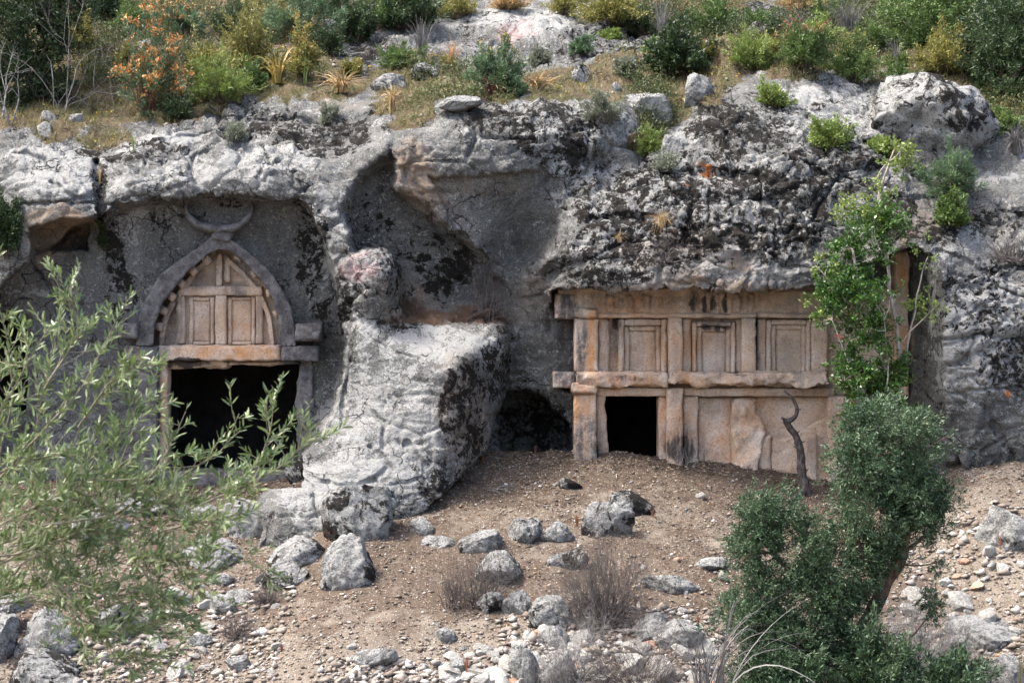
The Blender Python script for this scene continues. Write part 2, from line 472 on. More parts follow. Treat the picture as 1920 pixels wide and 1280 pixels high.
# ------------------------------------------------------------------ cliff: a relief of depths over the rock face
CTRL = [
 # hillside above
 (-500,-520,30),(500,-520,30),(1400,-520,30),(2400,-520,30),(-500,-260,18),(500,-260,18),(1400,-260,18),(2400,-260,18),
 (-500,-100,12),(300,-100,12.5),(900,-100,12),(1500,-100,12),(2400,-100,12),
 (-400,0,8),(100,0,8.5),(400,0,9),(700,0,8.8),(1000,0,8.6),(1300,0,8.4),(1600,0,8.5),(1900,0,8),(2300,0,7.5),
 (100,90,5.6),(300,100,5.2),(500,100,5.2),(640,60,6.6),(700,90,5.6),(860,60,6.6),(950,30,7.3),(950,80,6.2),(1060,60,6.2),(1150,110,5.0),(1250,120,4.7),(1400,30,6.5),(1400,100,4.8),(1550,80,5.2),(1700,110,4.6),(1860,130,4.2),(2100,120,4.5),
 (60,180,3.3),(150,200,2.7),(240,200,2.6),(330,210,2.2),(420,175,2.9),(560,168,2.9),(650,170,2.9),(720,165,2.9),(760,190,2.2),(870,150,3.1),(960,150,3.0),(1080,150,3.0),(1180,165,2.5),(1250,175,2.4),(1340,165,2.4),
 # left shelf and brow
 (30,240,1.5),(100,250,1.2),(190,275,1.1),(300,245,1.3),(420,240,1.4),(500,255,1.3),(560,240,1.5),(620,230,1.6),(680,215,1.6),(240,262,1.35),(380,285,0.85),(470,275,0.9),
 (60,300,0.2),(120,320,-0.1),(150,350,-0.4),(60,350,-0.5),(40,390,-0.55),(110,398,-0.65),(180,392,-0.5),(195,340,0.05),
 (240,310,0.0),(330,318,-0.1),(420,300,0.05),(480,287,0.15),(540,292,0.1),(610,320,-0.05),(640,335,-0.05),
 (240,345,-0.35),(330,350,-0.4),(430,348,-0.38),(520,345,-0.42),(590,352,-0.45),(230,380,-0.32),(300,385,-0.3),(420,382,-0.28),(530,385,-0.33),
 (-150,250,1.5),(-150,400,0.2),(-400,300,1.8),(-400,500,0.5),(-150,700,0.2),(-400,900,0.0),
 # wall left of the block
 (590,420,-0.55),(640,430,-0.62),(610,500,-0.5),(650,490,-0.75),(670,540,-0.80),(650,600,-0.55),(640,680,-0.35),(610,760,-0.05),(590,860,0.0),
 (700,500,-1.0),(735,500,-1.0),(690,560,-0.95),(745,560,-0.75),(690,600,-0.8),(640,385,-0.45),(640,350,-0.3),(690,300,0.0),(700,250,0.8),(720,275,0.0),
 # centre boulder
 (760,262,0.0),(820,225,0.45),(880,197,0.9),(940,185,1.2),(1000,178,1.4),(1080,178,1.5),(1160,185,1.5),(1195,210,1.4),
 (760,300,-0.28),(830,300,-0.30),(900,280,-0.18),(980,270,-0.05),(1050,260,0.15),(1120,260,0.4),(1180,260,0.7),
 (760,350,-0.25),(850,320,-0.33),(950,318,-0.22),(1030,320,0.0),(1090,310,0.25),(830,390,-0.22),(900,450,-0.15),(1060,360,0.05),
 (940,400,0.02),(930,500,0.2),(1000,400,0.15),(1000,480,0.30),(1040,430,0.0),(960,560,0.35),(1010,560,0.20),(1030,520,-0.15),
 (950,640,0.45),(1000,640,0.25),(1045,600,0.08),(1050,660,0.25),(960,720,0.6),(1010,720,0.3),(1060,720,0.2),(1070,800,0.35),(960,860,0.6),(1060,900,0.5),
 # gully between boulders
 (1215,235,1.35),(1240,260,1.1),(1270,240,1.4),(1285,205,1.9),(1200,290,0.75),(1150,320,0.45),
 # right boulder above the house tomb
 (1110,340,0.15),(1075,385,-0.15),(1055,430,-0.40),(1022,480,-0.42),(1015,500,-0.45),(1035,540,-0.6),(1100,420,-0.6),(1080,500,-0.8),(1100,540,-0.9),
 (1180,330,0.1),(1250,300,0.3),(1300,290,0.35),(1340,250,0.7),(1340,200,1.3),(1330,180,1.7),(1400,170,1.9),(1460,185,1.6),(1450,220,1.1),(1480,150,2.4),(1530,135,2.7),
 (1180,400,-0.6),(1250,380,-0.6),(1330,340,-0.2),(1400,300,0.0),(1400,260,0.45),(1480,260,0.5),(1540,230,1.0),(1600,190,1.9),(1600,240,1.2),(1640,215,1.6),(1690,262,1.1),(1740,280,1.0),
 (1470,283,0.05),(1520,300,-0.1),(1600,300,0.15),(1670,300,0.5),
 (1200,480,-0.98),(1280,460,-1.0),(1350,420,-0.85),(1450,380,-0.65),(1540,360,-0.5),(1620,350,-0.1),(1680,330,0.3),
 (1200,530,-1.05),(1300,530,-1.1),(1400,520,-1.08),(1500,520,-1.0),(1400,470,-1.0),(1530,450,-0.95),(1600,450,-0.85),(1650,420,-0.7),(1700,420,-0.65),(1690,470,-1.0),
 # right hand ledges and face
 (1760,300,0.9),(1840,310,0.9),(1900,270,1.3),(1840,345,0.45),(1900,340,0.45),(1740,345,0.5),(1720,390,-0.15),(1790,410,-0.35),(1850,375,0.0),(1860,430,-0.25),(1920,420,-0.2),(1920,455,-0.6),(1840,460,-0.55),
 (1740,440,-0.75),(1780,480,-1.1),(1850,500,-1.1),(1920,500,-0.9),(1780,540,-1.45),(1860,560,-1.4),(1920,570,-1.3),(1790,650,-1.62),(1880,650,-1.6),(1790,740,-1.66),(1880,760,-1.62),(1800,860,-1.62),(1920,880,-1.65),(1920,700,-1.6),
 (2050,300,1.0),(2050,450,-0.6),(2050,600,-1.5),(2050,850,-1.8),(2350,250,1.5),(2350,500,-1.0),(2350,900,-2.2),
 (-400,1000,0.5),(300,1000,0.6),(800,1000,0.6),(1300,1000,0.6),(1700,1000,0.5),(2000,1000,-1.7),
]
BLOCK = [
 (672,592,-0.75),(700,586,-0.70),(745,600,-0.55),(820,604,-0.45),(900,606,-0.38),(945,612,-0.25),
 (660,625,-0.95),(690,655,-1.10),(740,665,-1.18),(800,680,-1.33),(852,686,-1.42),(895,655,-1.05),(930,640,-0.70),(948,650,-0.35),(760,630,-0.85),(850,640,-0.98),
 (650,690,-1.10),(700,720,-1.32),(760,740,-1.48),(850,720,-1.46),(845,780,-1.62),(842,850,-1.80),(825,925,-2.02),
 (640,760,-1.22),(700,790,-1.60),(760,810,-1.72),(790,860,-1.88),(700,850,-1.88),(625,820,-1.55),(590,835,-1.45),(545,880,-1.75),(495,940,-2.1),(660,880,-2.05),(740,900,-2.15),(740,945,-2.35),(790,935,-2.15),
 (600,860,-1.72),(560,890,-1.95),(600,930,-2.35),(540,925,-2.20),(510,950,-2.35),(560,980,-2.6),(680,960,-2.5),(640,1020,-2.7),(500,1000,-2.5),(560,1100,-2.5),(680,1100,-2.5),(460,1100,-2.4),
 (905,720,-0.85),(935,700,-0.40),(890,800,-0.95),(920,790,-0.45),(880,860,-1.15),(915,845,-0.55),(860,900,-1.55),
]
BLOCK_POLY = [(668,590),(700,583),(745,598),(820,601),(945,610),(952,640),(940,720),(918,852),(893,872),(835,935),(775,975),(760,1120),(450,1120),(480,1000),(484,935),(538,880),(584,830),(620,770),(645,700),(655,635)]

def cliff_depth(px, py):
    wob = np.stack([px * 0.02, py * 0.02, np.zeros_like(px)], -1)
    jx = px + 5 * vnoise(wob, 91) + 2.5 * vnoise(wob * 3, 93)
    jy = py + 5 * vnoise(wob, 92) + 2.5 * vnoise(wob * 3, 94)
    # evaluate the smooth field on a coarse lattice, then bilinear
    gx = np.arange(px.min() - 8, px.max() + 16, 8.0)
    gy = np.arange(py.min() - 8, py.max() + 16, 8.0)
    GX, GY = np.meshgrid(gx, gy)
    F = RBF(CTRL)(GX, GY)
    FB = RBF(BLOCK, 8.0)(GX, GY)
    fx = (px - gx[0]) / 8; fy = (py - gy[0]) / 8
    ix = fx.astype(int); iy = fy.astype(int); tx = fx - ix; ty = fy - iy
    bil = lambda A: (A[iy, ix] * (1 - tx) + A[iy, ix + 1] * tx) * (1 - ty) + (A[iy + 1, ix] * (1 - tx) + A[iy + 1, ix + 1] * tx) * ty
    Y = bil(F)
    rough = np.ones_like(Y)
    def carve(Y, poly, YL, edge=4, jit=True, r=0.3, grow=True):
        sd = poly_sd(poly, jx if jit else px, jy if jit else py)
        w = smooth(edge, -edge, sd)
        T = np.maximum(Y, YL) if grow else YL + 0 * Y
        rough[:] = rough * (1 - w) + r * w
        return Y * (1 - w) + T * w
    # deep hollow left of the centre boulder
    hollow = [(648,400),(662,352),(705,310),(738,288),(744,345),(800,396),(868,450),(905,488),(945,545),(950,585),(860,600),(760,602),(748,560),(742,505),(720,478),(668,470)]
    Y = carve(Y, hollow, 0.30 + 0.35 * smooth(650, 850, px) - 0.55 * smooth(545, 600, py), 16, r=0.6)
    # cut panel on the centre boulder
    Y = carve(Y, [(800,327),(1015,322),(1052,350),(1040,420),(1000,500),(905,470),(845,415)], Y + 0.13, 4, r=0.3)
    # scooped channel: smoother
    sc = smooth(40, -40, poly_sd([(900,420),(1010,330),(1050,360),(1030,470),(1010,600),(1040,640),(1075,600),(1075,740),(960,740),(950,560)], px, py))
    rough[:] = rough * (1 - 0.55 * sc)
    # niche of the arched tomb
    niche = [(196,418),(215,392),(300,378),(420,368),(520,376),(570,392),(600,440),(628,520),(648,590),(652,650),(630,740),(596,850),(590,1200),(180,1200),(190,700)]
    Y = carve(Y, niche, 0.36 - 0.10 * smooth(480, 380, py), 7, r=0.35)
    Y = carve(Y, [(409,452),(440,470),(480,498),(515,552),(538,600),(540,652),(562,676),(570,1200),(300,1200),(300,676),(270,650),(276,600),(300,545),(345,500)], 0.80, 3, jit=False, r=0.3)
    # cut wall further left and its deeper step
    Y = carve(Y, [(58,424),(110,412),(190,410),(200,440),(196,1200),(-60,1200),(-60,590),(40,500),(60,470)], 0.42, 4, r=0.3)
    Y = carve(Y, [(92,468),(112,445),(135,425),(165,418),(160,470)], 1.0, 3, r=0.3)
    Y = carve(Y, [(-60,585),(60,588),(66,1200),(-60,1200)], 0.75, 3, r=0.3)
    # recess of the house tomb
    yl = np.interp(px, [1010, 1036, 1060, 1078, 1655, 1702, 1738, 1778], [0.1, 0.2, 0.32, 0.42, 0.42, 0.02, -0.85, -1.62])
    Y = carve(Y, [(1036,548),(1060,545),(1300,547),(1530,541),(1690,470),(1715,455),(1775,500),(1776,1200),(1070,1200),(1076,742),(1040,725),(1034,690),(1036,600)], yl, 3, r=0.25)
    # cave at the foot of the scoop
    Y = carve(Y, [(938,850),(938,765),(952,740),(985,736),(1020,748),(1040,775),(1062,790),(1076,840),(1076,1200),(930,1200)], 1.7, 5, r=0.9)
    # block
    sd = poly_sd(BLOCK_POLY, jx, jy)
    w = smooth(5, -5, sd)
    Y = Y * (1 - w) + np.minimum(bil(FB), Y) * w
    rough[:] = rough * (1 - w) + 0.38 * w
    # grooves and cracks
    for pts, width, depth in (
        ([(182,300),(188,350),(192,410)], 6, 0.35), ([(668,600),(655,690),(640,790)], 4, 0.07), ([(560,890),(590,920),(600,960)], 5, 0.12), ([(690,760),(720,800),(715,850),(740,880)], 3, 0.06),
        ([(738,288),(744,345),(800,396),(868,450),(905,488)], 5, 0.10), ([(560,880),(600,905),(700,905)], 4, 0.10),
        ([(700,640),(745,660),(790,675)], 3, 0.05), ([(1470,290),(1560,330),(1640,380)], 5, 0.12), ([(1320,205),(1360,240),(1370,290)], 8, 0.2),
        ([(1200,300),(1260,330),(1330,322),(1400,330)], 7, 0.12), ([(1860,800),(1895,850),(1900,900)], 4, 0.10), ([(60,470),(95,462),(150,420)], 4, 0.15), ([(60,500),(120,560),(150,640)], 3, 0.10),
        ([(450,300),(470,265),(560,262),(640,275)], 8, 0.15), ([(760,830),(800,870),(815,905)], 4, 0.08), ([(690,840),(730,872),(700,900)], 4, 0.07),
        ([(1760,470),(1850,500),(1930,505)], 4, 0.12), ([(210,300),(330,296),(440,280),(470,262)], 4, 0.12), ([(390,210),(480,222),(600,232),(640,250)], 5, 0.15), ([(250,262),(360,258),(430,250)], 4, 0.12), ([(0,300),(60,290),(110,310),(130,345)], 4, 0.12), ([(520,300),(560,330),(575,360)], 3, 0.1), ([(1080,190),(1110,240),(1100,300)], 4, 0.1), ([(900,200),(960,215),(1010,250)], 4, 0.1), ([(1420,190),(1500,215),(1600,260),(1680,300)], 5, 0.14), ([(1540,150),(1600,190),(1650,240)], 5, 0.12), ([(1780,560),(1830,600),(1840,660),(1880,700)], 4, 0.12), ([(1840,480),(1870,540),(1920,560)], 4, 0.12), ([(1100,420),(1150,400),(1230,405)], 5, 0.12), ([(1290,430),(1370,415),(1450,440),(1500,430)], 5, 0.12), ([(640,480),(600,520),(640,560)], 4, 0.08), ([(100,345),(140,372),(190,360)], 4, 0.1), ([(40,375),(100,380),(185,378)], 3, 0.1)):
        Y = Y + depth * np.exp(-(line_d(pts, jx, jy) / width) ** 2)
    return Y, rough

def blobs(px, py, lst, soft=0.35):
    """a mask made of soft ellipses (px, py, rx, ry, strength)"""
    out = np.zeros_like(px)
    for cx, cy, rx, ry, s in lst:
        d = np.sqrt(((px - cx) / rx) ** 2 + ((py - cy) / ry) ** 2)
        out = np.maximum(out, s * smooth(1 + soft, 1 - soft, d))
    return out

xs = np.concatenate([np.arange(-560, -60, 10.0), np.arange(-60, 1980, 2.7), np.arange(1980, 2480, 10.0)])
ys = np.concatenate([np.arange(-520, -40, 10.0), np.arange(-40, 1130, 2.7)])
GPX, GPY = np.meshgrid(xs, ys)
Yc, ROUGH = cliff_depth(GPX, GPY)
CP = P(GPX, GPY, Yc)
# displacement along the (smoothed) normal
du = np.gradient(CP, axis=1); dv = np.gradient(CP, axis=0)
Nn = np.cross(dv, du)
for _ in range(3):
    Nn[1:-1, 1:-1] = (Nn[1:-1, 1:-1] * 2 + Nn[:-2, 1:-1] + Nn[2:, 1:-1] + Nn[1:-1, :-2] + Nn[1:-1, 2:]) / 6
Nn /= np.linalg.norm(Nn, axis=-1, keepdims=True) + 1e-9
flip = Nn[..., 1] > 0
Nn[flip] *= -1
rp = CP * np.array([1, 1, 1.25])
q = rp + 0.25 * np.stack([fbm(rp * 1.3, 2, 41), fbm(rp * 1.3, 2, 42), fbm(rp * 1.3, 2, 43)], -1)
bed = q @ np.array([0.10, 0.22, 0.97])
w1, w2 = worley(q * np.array([0.75, 0.75, 1.1]), 3, True)
c1, c2 = worley(q * 2.3 + 0.35 * fbm(q * 3, 3, 44)[..., None], 13, True)
d1, d2 = worley(q * 7.5, 19, True)
crack = lambda a, b, wd: np.exp(-((b - a) / wd) ** 2)
DISP = (0.17 * fbm(q * 0.8, 3, 1) + 0.10 * (ridged(q * 1.1, 3, 5, 0.5) - 0.35)
        - 0.10 * crack(w1, w2, 0.045) - 0.055 * crack(c1, c2, 0.07) + 0.05 * (0.45 - c1) + 0.016 * (d1 - 0.45) - 0.014 * crack(d1, d2, 0.10)
        + 0.034 * fbm(q * 7, 5, 21, 0.66) + 0.05 * ridged(np.stack([q[..., 0] * 0.5, q[..., 1] * 0.5, bed * 3.2], -1), 3, 25))
hill = smooth(190, 120, GPY)
DISP = DISP + hill * (0.45 * fbm(q * 0.6, 3, 27) + 0.25 * (ridged(q * 0.9, 3, 28) - .3))
karst = np.clip(fbm(q * np.array([3.0, 3.0, 2.2]), 4, 31, 0.6) - 0.16, 0, 1)
CALM = np.clip(0.72 + 0.9 * fbm(rp * 0.55, 3, 71) + 0.35 * blobs(GPX, GPY, [(1300,400,260,150,1),(1560,320,140,60,1),(520,250,130,40,.8),(1040,250,150,60,.7)]), 0.35, 1.15)
DISP = (DISP - 0.13 * karst) * CALM
CP = CP + Nn * (DISP * ROUGH)[..., None] + (Nn * (0.012 * fbm(CP * 20, 3, 51))[..., None])

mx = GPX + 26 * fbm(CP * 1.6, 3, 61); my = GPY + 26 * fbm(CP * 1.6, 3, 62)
ks = dict(
 a_moss_shade=np.clip(0.22 + blobs(mx, my, [  # black crust patches, some of them painted shade
   (1010,235,110,55,0.62),(1060,290,60,40,0.75),(930,215,70,25,0.6),(540,250,110,26,0.75),(480,215,90,35,0.35),(600,270,60,30,0.7),(660,265,40,40,0.7),(720,215,40,25,0.55),
   (690,430,50,80,0.38),(780,440,60,60,0.28),(835,500,50,64,0.5),(770,545,50,44,0.4),(740,520,22,60,0.5),(700,540,40,40,0.3),
   (1260,400,210,110,0.56),(1150,460,110,90,0.50),(1430,400,140,90,0.60),(1360,250,60,60,0.70),(1430,240,80,50,0.60),(1560,300,120,22,0.75),(1340,190,50,40,0.5),(1540,350,120,30,0.5),(1660,400,60,40,0.6),
   (1640,180,40,40,0.3),(1740,430,80,30,0.55),(1850,560,120,80,0.36),(1840,420,100,40,0.4),(1900,680,60,60,0.45),(1660,260,60,30,0.4),(1560,220,80,60,0.2),
   (250,280,110,22,0.55),(190,350,12,60,0.85),(210,470,26,70,0.55),(230,560,30,60,0.5),(580,470,30,90,0.62),(610,590,30,40,0.4),(420,372,50,10,0.3),(300,420,30,40,0.3),
   (870,760,45,120,0.55),(820,890,50,60,0.60),(700,970,60,50,0.3),(930,680,30,80,0.55),(760,600,60,20,0.4),(650,570,14,60,0.5),(1010,790,70,60,0.6),  # block's right face and cave: shade painted in along with crust
   (660,640,8,90,0.3),(900,60,60,40,0.25),(1000,60,90,40,0.2),(700,100,60,40,0.5),(1150,90,120,40,0.42),(1420,60,60,60,0.6)]), 0, 1)  # last few: dark hill rocks with their shadow painted in
   - blobs(mx, my, [(740,800,110,120,0.14),(850,640,90,30,0.2),(600,900,80,60,0.14),(350,335,160,22,0.14)]),
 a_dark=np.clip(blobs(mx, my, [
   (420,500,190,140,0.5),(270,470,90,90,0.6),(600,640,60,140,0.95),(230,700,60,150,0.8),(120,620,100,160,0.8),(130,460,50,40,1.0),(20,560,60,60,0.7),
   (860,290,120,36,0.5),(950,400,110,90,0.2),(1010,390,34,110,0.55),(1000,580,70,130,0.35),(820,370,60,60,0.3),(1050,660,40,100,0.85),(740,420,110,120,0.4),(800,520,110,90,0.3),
   (990,790,70,60,1.0),(940,700,30,110,0.75),(890,760,30,110,0.65),(1735,680,42,220,0.55),(1850,840,110,80,0.75),(1860,420,110,60,0.35),(1700,420,50,40,0.5),  # cave and block's right face start darker: shade painted into the colour
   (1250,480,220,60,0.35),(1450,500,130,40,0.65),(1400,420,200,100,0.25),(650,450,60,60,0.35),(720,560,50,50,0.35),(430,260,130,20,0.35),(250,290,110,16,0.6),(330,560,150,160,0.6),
   (640,90,80,60,0.7),(1150,90,130,40,0.6),(1050,80,160,40,0.3),(700,680,50,40,0.4),(1620,190,60,40,0.2),(1760,250,80,60,0.45),(1840,330,80,60,0.3)]), 0, 1),  # dark hill rocks between plants, their shadow painted in too
 a_lich_lit=np.clip(0.16 + blobs(mx, my, [  # pale lichen, plus sunlight painted on brow, block top and front
   (350,330,170,28,0.72),(110,320,90,70,0.85),(280,265,110,20,0.8),(520,300,100,30,0.7),(720,800,130,120,0.72),(840,640,110,36,0.85),(620,920,100,70,0.85),(690,615,30,24,0.8),(680,510,60,40,0.7),
   (780,740,80,60,0.35),(1570,210,130,60,0.62),(1400,330,90,40,0.45),(1150,350,60,40,0.55),(1870,460,80,24,0.6),(1800,330,120,20,0.8),(1840,620,100,120,0.8),(1779,660,17,80,1.6),(1300,420,230,130,0.55),(1080,230,110,50,0.5),(610,450,40,90,0.6),(1000,40,120,24,0.9),(960,190,60,14,0.7),(1060,310,40,30,0.5),(250,440,26,50,0.6),(1740,470,50,40,0.3),(1250,260,50,30,0.7),(1310,320,120,30,0.4)]), 0, 1)
   - blobs(mx, my, [(990,470,80,150,0.3),(420,520,130,110,0.12),(1740,680,40,200,0.3)]),
 a_warm=np.clip(blobs(mx, my, [
   (790,360,40,30,0.7),(780,310,40,40,0.75),(840,395,40,30,0.35),(900,340,100,14,0.2),(110,420,70,22,0.9),(90,440,40,40,0.8),(85,480,16,30,0.7),(1300,548,260,22,0.85),(1250,515,50,22,0.5),(1395,500,30,16,0.9),(1060,600,14,40,0.3),
   (870,780,40,110,0.55),(850,700,24,40,0.5),(1695,560,14,120,1.0),(760,560,50,40,0.5),(1300,470,130,50,0.35),(1000,560,40,50,0.2),(1760,260,60,50,0.2),(1710,420,60,30,0.5),(640,200,40,16,0.3)]), 0, 1),
 a_orange=blobs(mx, my, [(1325,318,13,7,0.75),(1282,350,5,6,0.8),(1888,744,7,6,0.9)]),
 a_pink=blobs(mx, my, [(685,505,34,24,1.0),(970,62,34,18,0.9)]),
 a_soil=np.clip(blobs(mx, my, [
   (60,140,200,110,1),(200,190,150,36,1),(330,170,130,50,1),(480,120,200,60,1),(620,160,70,26,0.9),(740,130,70,60,0.75),(830,160,150,34,1),(760,205,70,30,0.85),(960,150,170,26,1),(1080,160,120,26,1),(1200,160,110,40,1),(1240,215,50,36,0.95),(1300,150,90,40,0.9),
   (1400,110,170,50,0.9),(1560,80,160,50,0.9),(1750,80,220,70,1),(1900,150,80,90,1),(1220,270,40,24,0.9),(200,250,50,26,0.6),(1650,220,30,30,0.4),(1700,320,40,20,0.4),(1880,240,50,24,0.7),(1830,390,30,16,0.4)]), 0, 1)
   * smooth(330, 290, GPY) + blobs(mx, my, [(300,20,420,60,.9),(700,10,160,40,.7),(1300,20,200,50,.9),(1700,20,300,80,1)]) * smooth(200, 150, GPY) + smooth(-10, -60, GPY),
 a_litter=np.clip(blobs(mx, my, [(850,590,110,16,1.0),(930,600,30,18,1.0),(740,600,30,10,0.7)]), 0, 1) * smooth(612, 604, GPY - 0.0),
)
ks['a_soil'] = np.clip(ks['a_soil'] - blobs(mx, my, [(690,80,60,50,0.7),(1000,50,120,34,1.0),(1160,95,90,30,0.8),(1440,55,50,50,0.8),(640,90,40,50,0.6)]), 0, 1)

DOOR_R = [(1132,742),(1240,742),(1242,1200),(1130,1200)]
DOOR_L = [(306,676),(566,676),(566,912),(302,912)]
DOOR_E = [(-80,592),(52,594),(58,770),(-80,770)]
nyy, nxx = GPX.shape
idx = np.arange(nyy * nxx).reshape(nyy, nxx)
quads = np.stack([idx[:-1, :-1], idx[1:, :-1], idx[1:, 1:], idx[:-1, 1:]], -1).reshape(-1, 4)
qx = (GPX[:-1, :-1] + 1.3).ravel(); qy = (GPY[:-1, :-1] + 1.3).ravel()
hole = np.zeros(len(quads), bool)
for pl in (DOOR_R, DOOR_L, DOOR_E):
    hole |= poly_sd(pl, qx, qy) < 0
quads = quads[~hole]
ks['a_moss_shade'] = np.clip(ks['a_moss_shade'], 0, 0.74 + 0.12 * fbm(CP * 2.5, 3, 66))
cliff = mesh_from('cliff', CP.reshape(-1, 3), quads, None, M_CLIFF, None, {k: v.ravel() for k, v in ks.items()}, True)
tag(cliff, 'weathered grey limestone cliff with black lichen and planted ledges, into which the tombs are cut', kind='structure')

def bilin(A, px, py):
    i = int(np.clip(np.searchsorted(xs, px) - 1, 0, len(xs) - 2)); j = int(np.clip(np.searchsorted(ys, py) - 1, 0, len(ys) - 2))
    tx = (px - xs[i]) / (xs[i + 1] - xs[i]); ty = (py - ys[j]) / (ys[j + 1] - ys[j])
    return (A[j, i] * (1 - tx) + A[j, i + 1] * tx) * (1 - ty) + (A[j + 1, i] * (1 - tx) + A[j + 1, i + 1] * tx) * ty
def S(px, py):
    """photo pixel -> point on the cliff / hillside"""
    return np.array(bilin(CP, px, py))
def SN(px, py):
    return np.array(bilin(Nn, px, py))

# ------------------------------------------------------------------ ground sheet
gxs = np.concatenate([-np.geomspace(90, 14.2, 26), np.arange(-14, 14.01, 0.045), np.geomspace(14.2, 90, 26)])
gys = np.concatenate([np.arange(1.2, -8.0, -0.04), -np.geomspace(8.05, 60, 40)])
GX2, GY2 = np.meshgrid(gxs, gys)
GZ2 = gz(GX2, GY2)
gp = np.stack([GX2, GY2, np.zeros_like(GX2)], -1)
GZ2 = GZ2 + 0.018 * fbm(gp * 8, 3, 311) + 0.014 * (0.5 - worley(gp * 6.5, 315))
dgr = -GY2
lit = np.clip(0.55 + 0.5 * smooth(2.6, 0.6, dgr) + 0.35 * fbm(gp * 0.5, 3, 321) - 0.55 * smooth(5.0, 7.0, dgr) - 0.35 * smooth(5.2, 7.5, GX2) + 0.25 * np.exp(-((GX2 + 0.7) / 1.4) ** 2 - ((dgr - 4.0) / 1.2) ** 2), 0, 1)
idx = np.arange(GX2.size).reshape(GX2.shape)
gq = np.stack([idx[:-1, :-1], idx[1:, :-1], idx[1:, 1:], idx[:-1, 1:]], -1).reshape(-1, 4)
ground = mesh_from('ground', np.stack([GX2, GY2, GZ2], -1).reshape(-1, 3), gq, None, M_GROUND, None, {'a_litter': lit.ravel()}, True)
tag(ground, 'stony brown slope strewn with litter below the tombs', kind='structure')
# ------------------------------------------------------------------ carved stone pieces
TOMB_WARM = [(1260,660,60,60,0.5),(1200,715,90,14,0.95),(1300,715,40,16,0.6),(1090,760,20,60,0.75),(1110,640,10,60,0.9),(1260,620,14,60,0.4),(1180,572,60,22,0.65),(1235,590,40,14,0.5),(1410,790,40,60,0.55),(1260,775,30,60,0.75),(1340,850,60,50,0.55),(1130,790,12,60,0.6),(1500,760,50,40,0.05),
             (440,661,100,14,0.75),(510,661,20,14,0.9),(302,740,10,80,0.8),(450,600,30,40,0.35),(245,664,14,14,0.6),(1690,580,14,110,0.9),(1540,820,20,80,0.3),(1140,645,20,60,0.3)]
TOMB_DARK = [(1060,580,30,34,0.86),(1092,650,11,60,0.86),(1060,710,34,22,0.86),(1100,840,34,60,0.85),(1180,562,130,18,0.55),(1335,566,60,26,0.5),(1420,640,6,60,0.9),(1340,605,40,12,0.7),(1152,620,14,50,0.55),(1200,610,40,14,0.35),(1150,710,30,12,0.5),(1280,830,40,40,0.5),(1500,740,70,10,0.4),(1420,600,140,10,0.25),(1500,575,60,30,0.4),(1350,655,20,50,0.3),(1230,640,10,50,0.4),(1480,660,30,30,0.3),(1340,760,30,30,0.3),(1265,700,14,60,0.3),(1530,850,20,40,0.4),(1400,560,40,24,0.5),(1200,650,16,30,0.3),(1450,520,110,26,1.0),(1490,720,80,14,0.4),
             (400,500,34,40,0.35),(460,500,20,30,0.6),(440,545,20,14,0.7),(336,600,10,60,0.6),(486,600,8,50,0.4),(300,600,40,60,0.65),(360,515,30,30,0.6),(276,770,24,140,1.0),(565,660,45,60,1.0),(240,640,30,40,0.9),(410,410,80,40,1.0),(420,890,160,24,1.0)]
TOMB_SOOT = [(1302,566,10,20,0.62),(1320,572,8,24,0.66),(1340,568,7,20,0.70),(1360,568,7,22,0.70),(1157,602,10,22,0.6),(1174,560,60,14,0.35),(1276,845,34,34,0.65),(1318,850,20,16,0.45),(1342,615,34,8,0.6),(1420,625,5,40,0.62),(1060,570,20,20,0.40),(1180,708,36,8,0.5),(1232,561,20,14,0.45),
             (356,682,50,12,0.75),(600,630,26,30,0.35),(246,620,20,20,0.5),(440,480,10,20,0.4),(330,560,10,26,0.5),(400,420,40,14,0.35)]
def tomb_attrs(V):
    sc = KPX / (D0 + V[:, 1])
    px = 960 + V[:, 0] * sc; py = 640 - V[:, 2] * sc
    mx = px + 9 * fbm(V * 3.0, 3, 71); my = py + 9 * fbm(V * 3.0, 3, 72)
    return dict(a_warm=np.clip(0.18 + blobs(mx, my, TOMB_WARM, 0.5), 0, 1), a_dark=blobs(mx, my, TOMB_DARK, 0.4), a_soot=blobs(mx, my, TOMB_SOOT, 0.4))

def lattice_box(nx, ny, nz):
    """surface of a box as unit-cube vertices and quads"""
    vid = {}; V = []; F = []
    def v(i, j, k):
        if (i, j, k) not in vid:
            vid[(i, j, k)] = len(V); V.append((i / nx, j / ny, k / nz))
        return vid[(i, j, k)]
    for i in range(nx):
        for k in range(nz):
            F.append((v(i, 0, k), v(i + 1, 0, k), v(i + 1, 0, k + 1), v(i, 0, k + 1)))
            F.append((v(i, ny, k), v(i, ny, k + 1), v(i + 1, ny, k + 1), v(i + 1, ny, k)))
    for j in range(ny):
        for k in range(nz):
            F.append((v(0, j, k), v(0, j, k + 1), v(0, j + 1, k + 1), v(0, j + 1, k)))
            F.append((v(nx, j, k), v(nx, j + 1, k), v(nx, j + 1, k + 1), v(nx, j, k + 1)))
    for i in range(nx):
        for j in range(ny):
            F.append((v(i, j, 0), v(i, j + 1, 0), v(i + 1, j + 1, 0), v(i + 1, j, 0)))
            F.append((v(i, j, nz), v(i + 1, j, nz), v(i + 1, j + 1, nz), v(i, j + 1, nz)))
    return np.array(V), np.array(F)

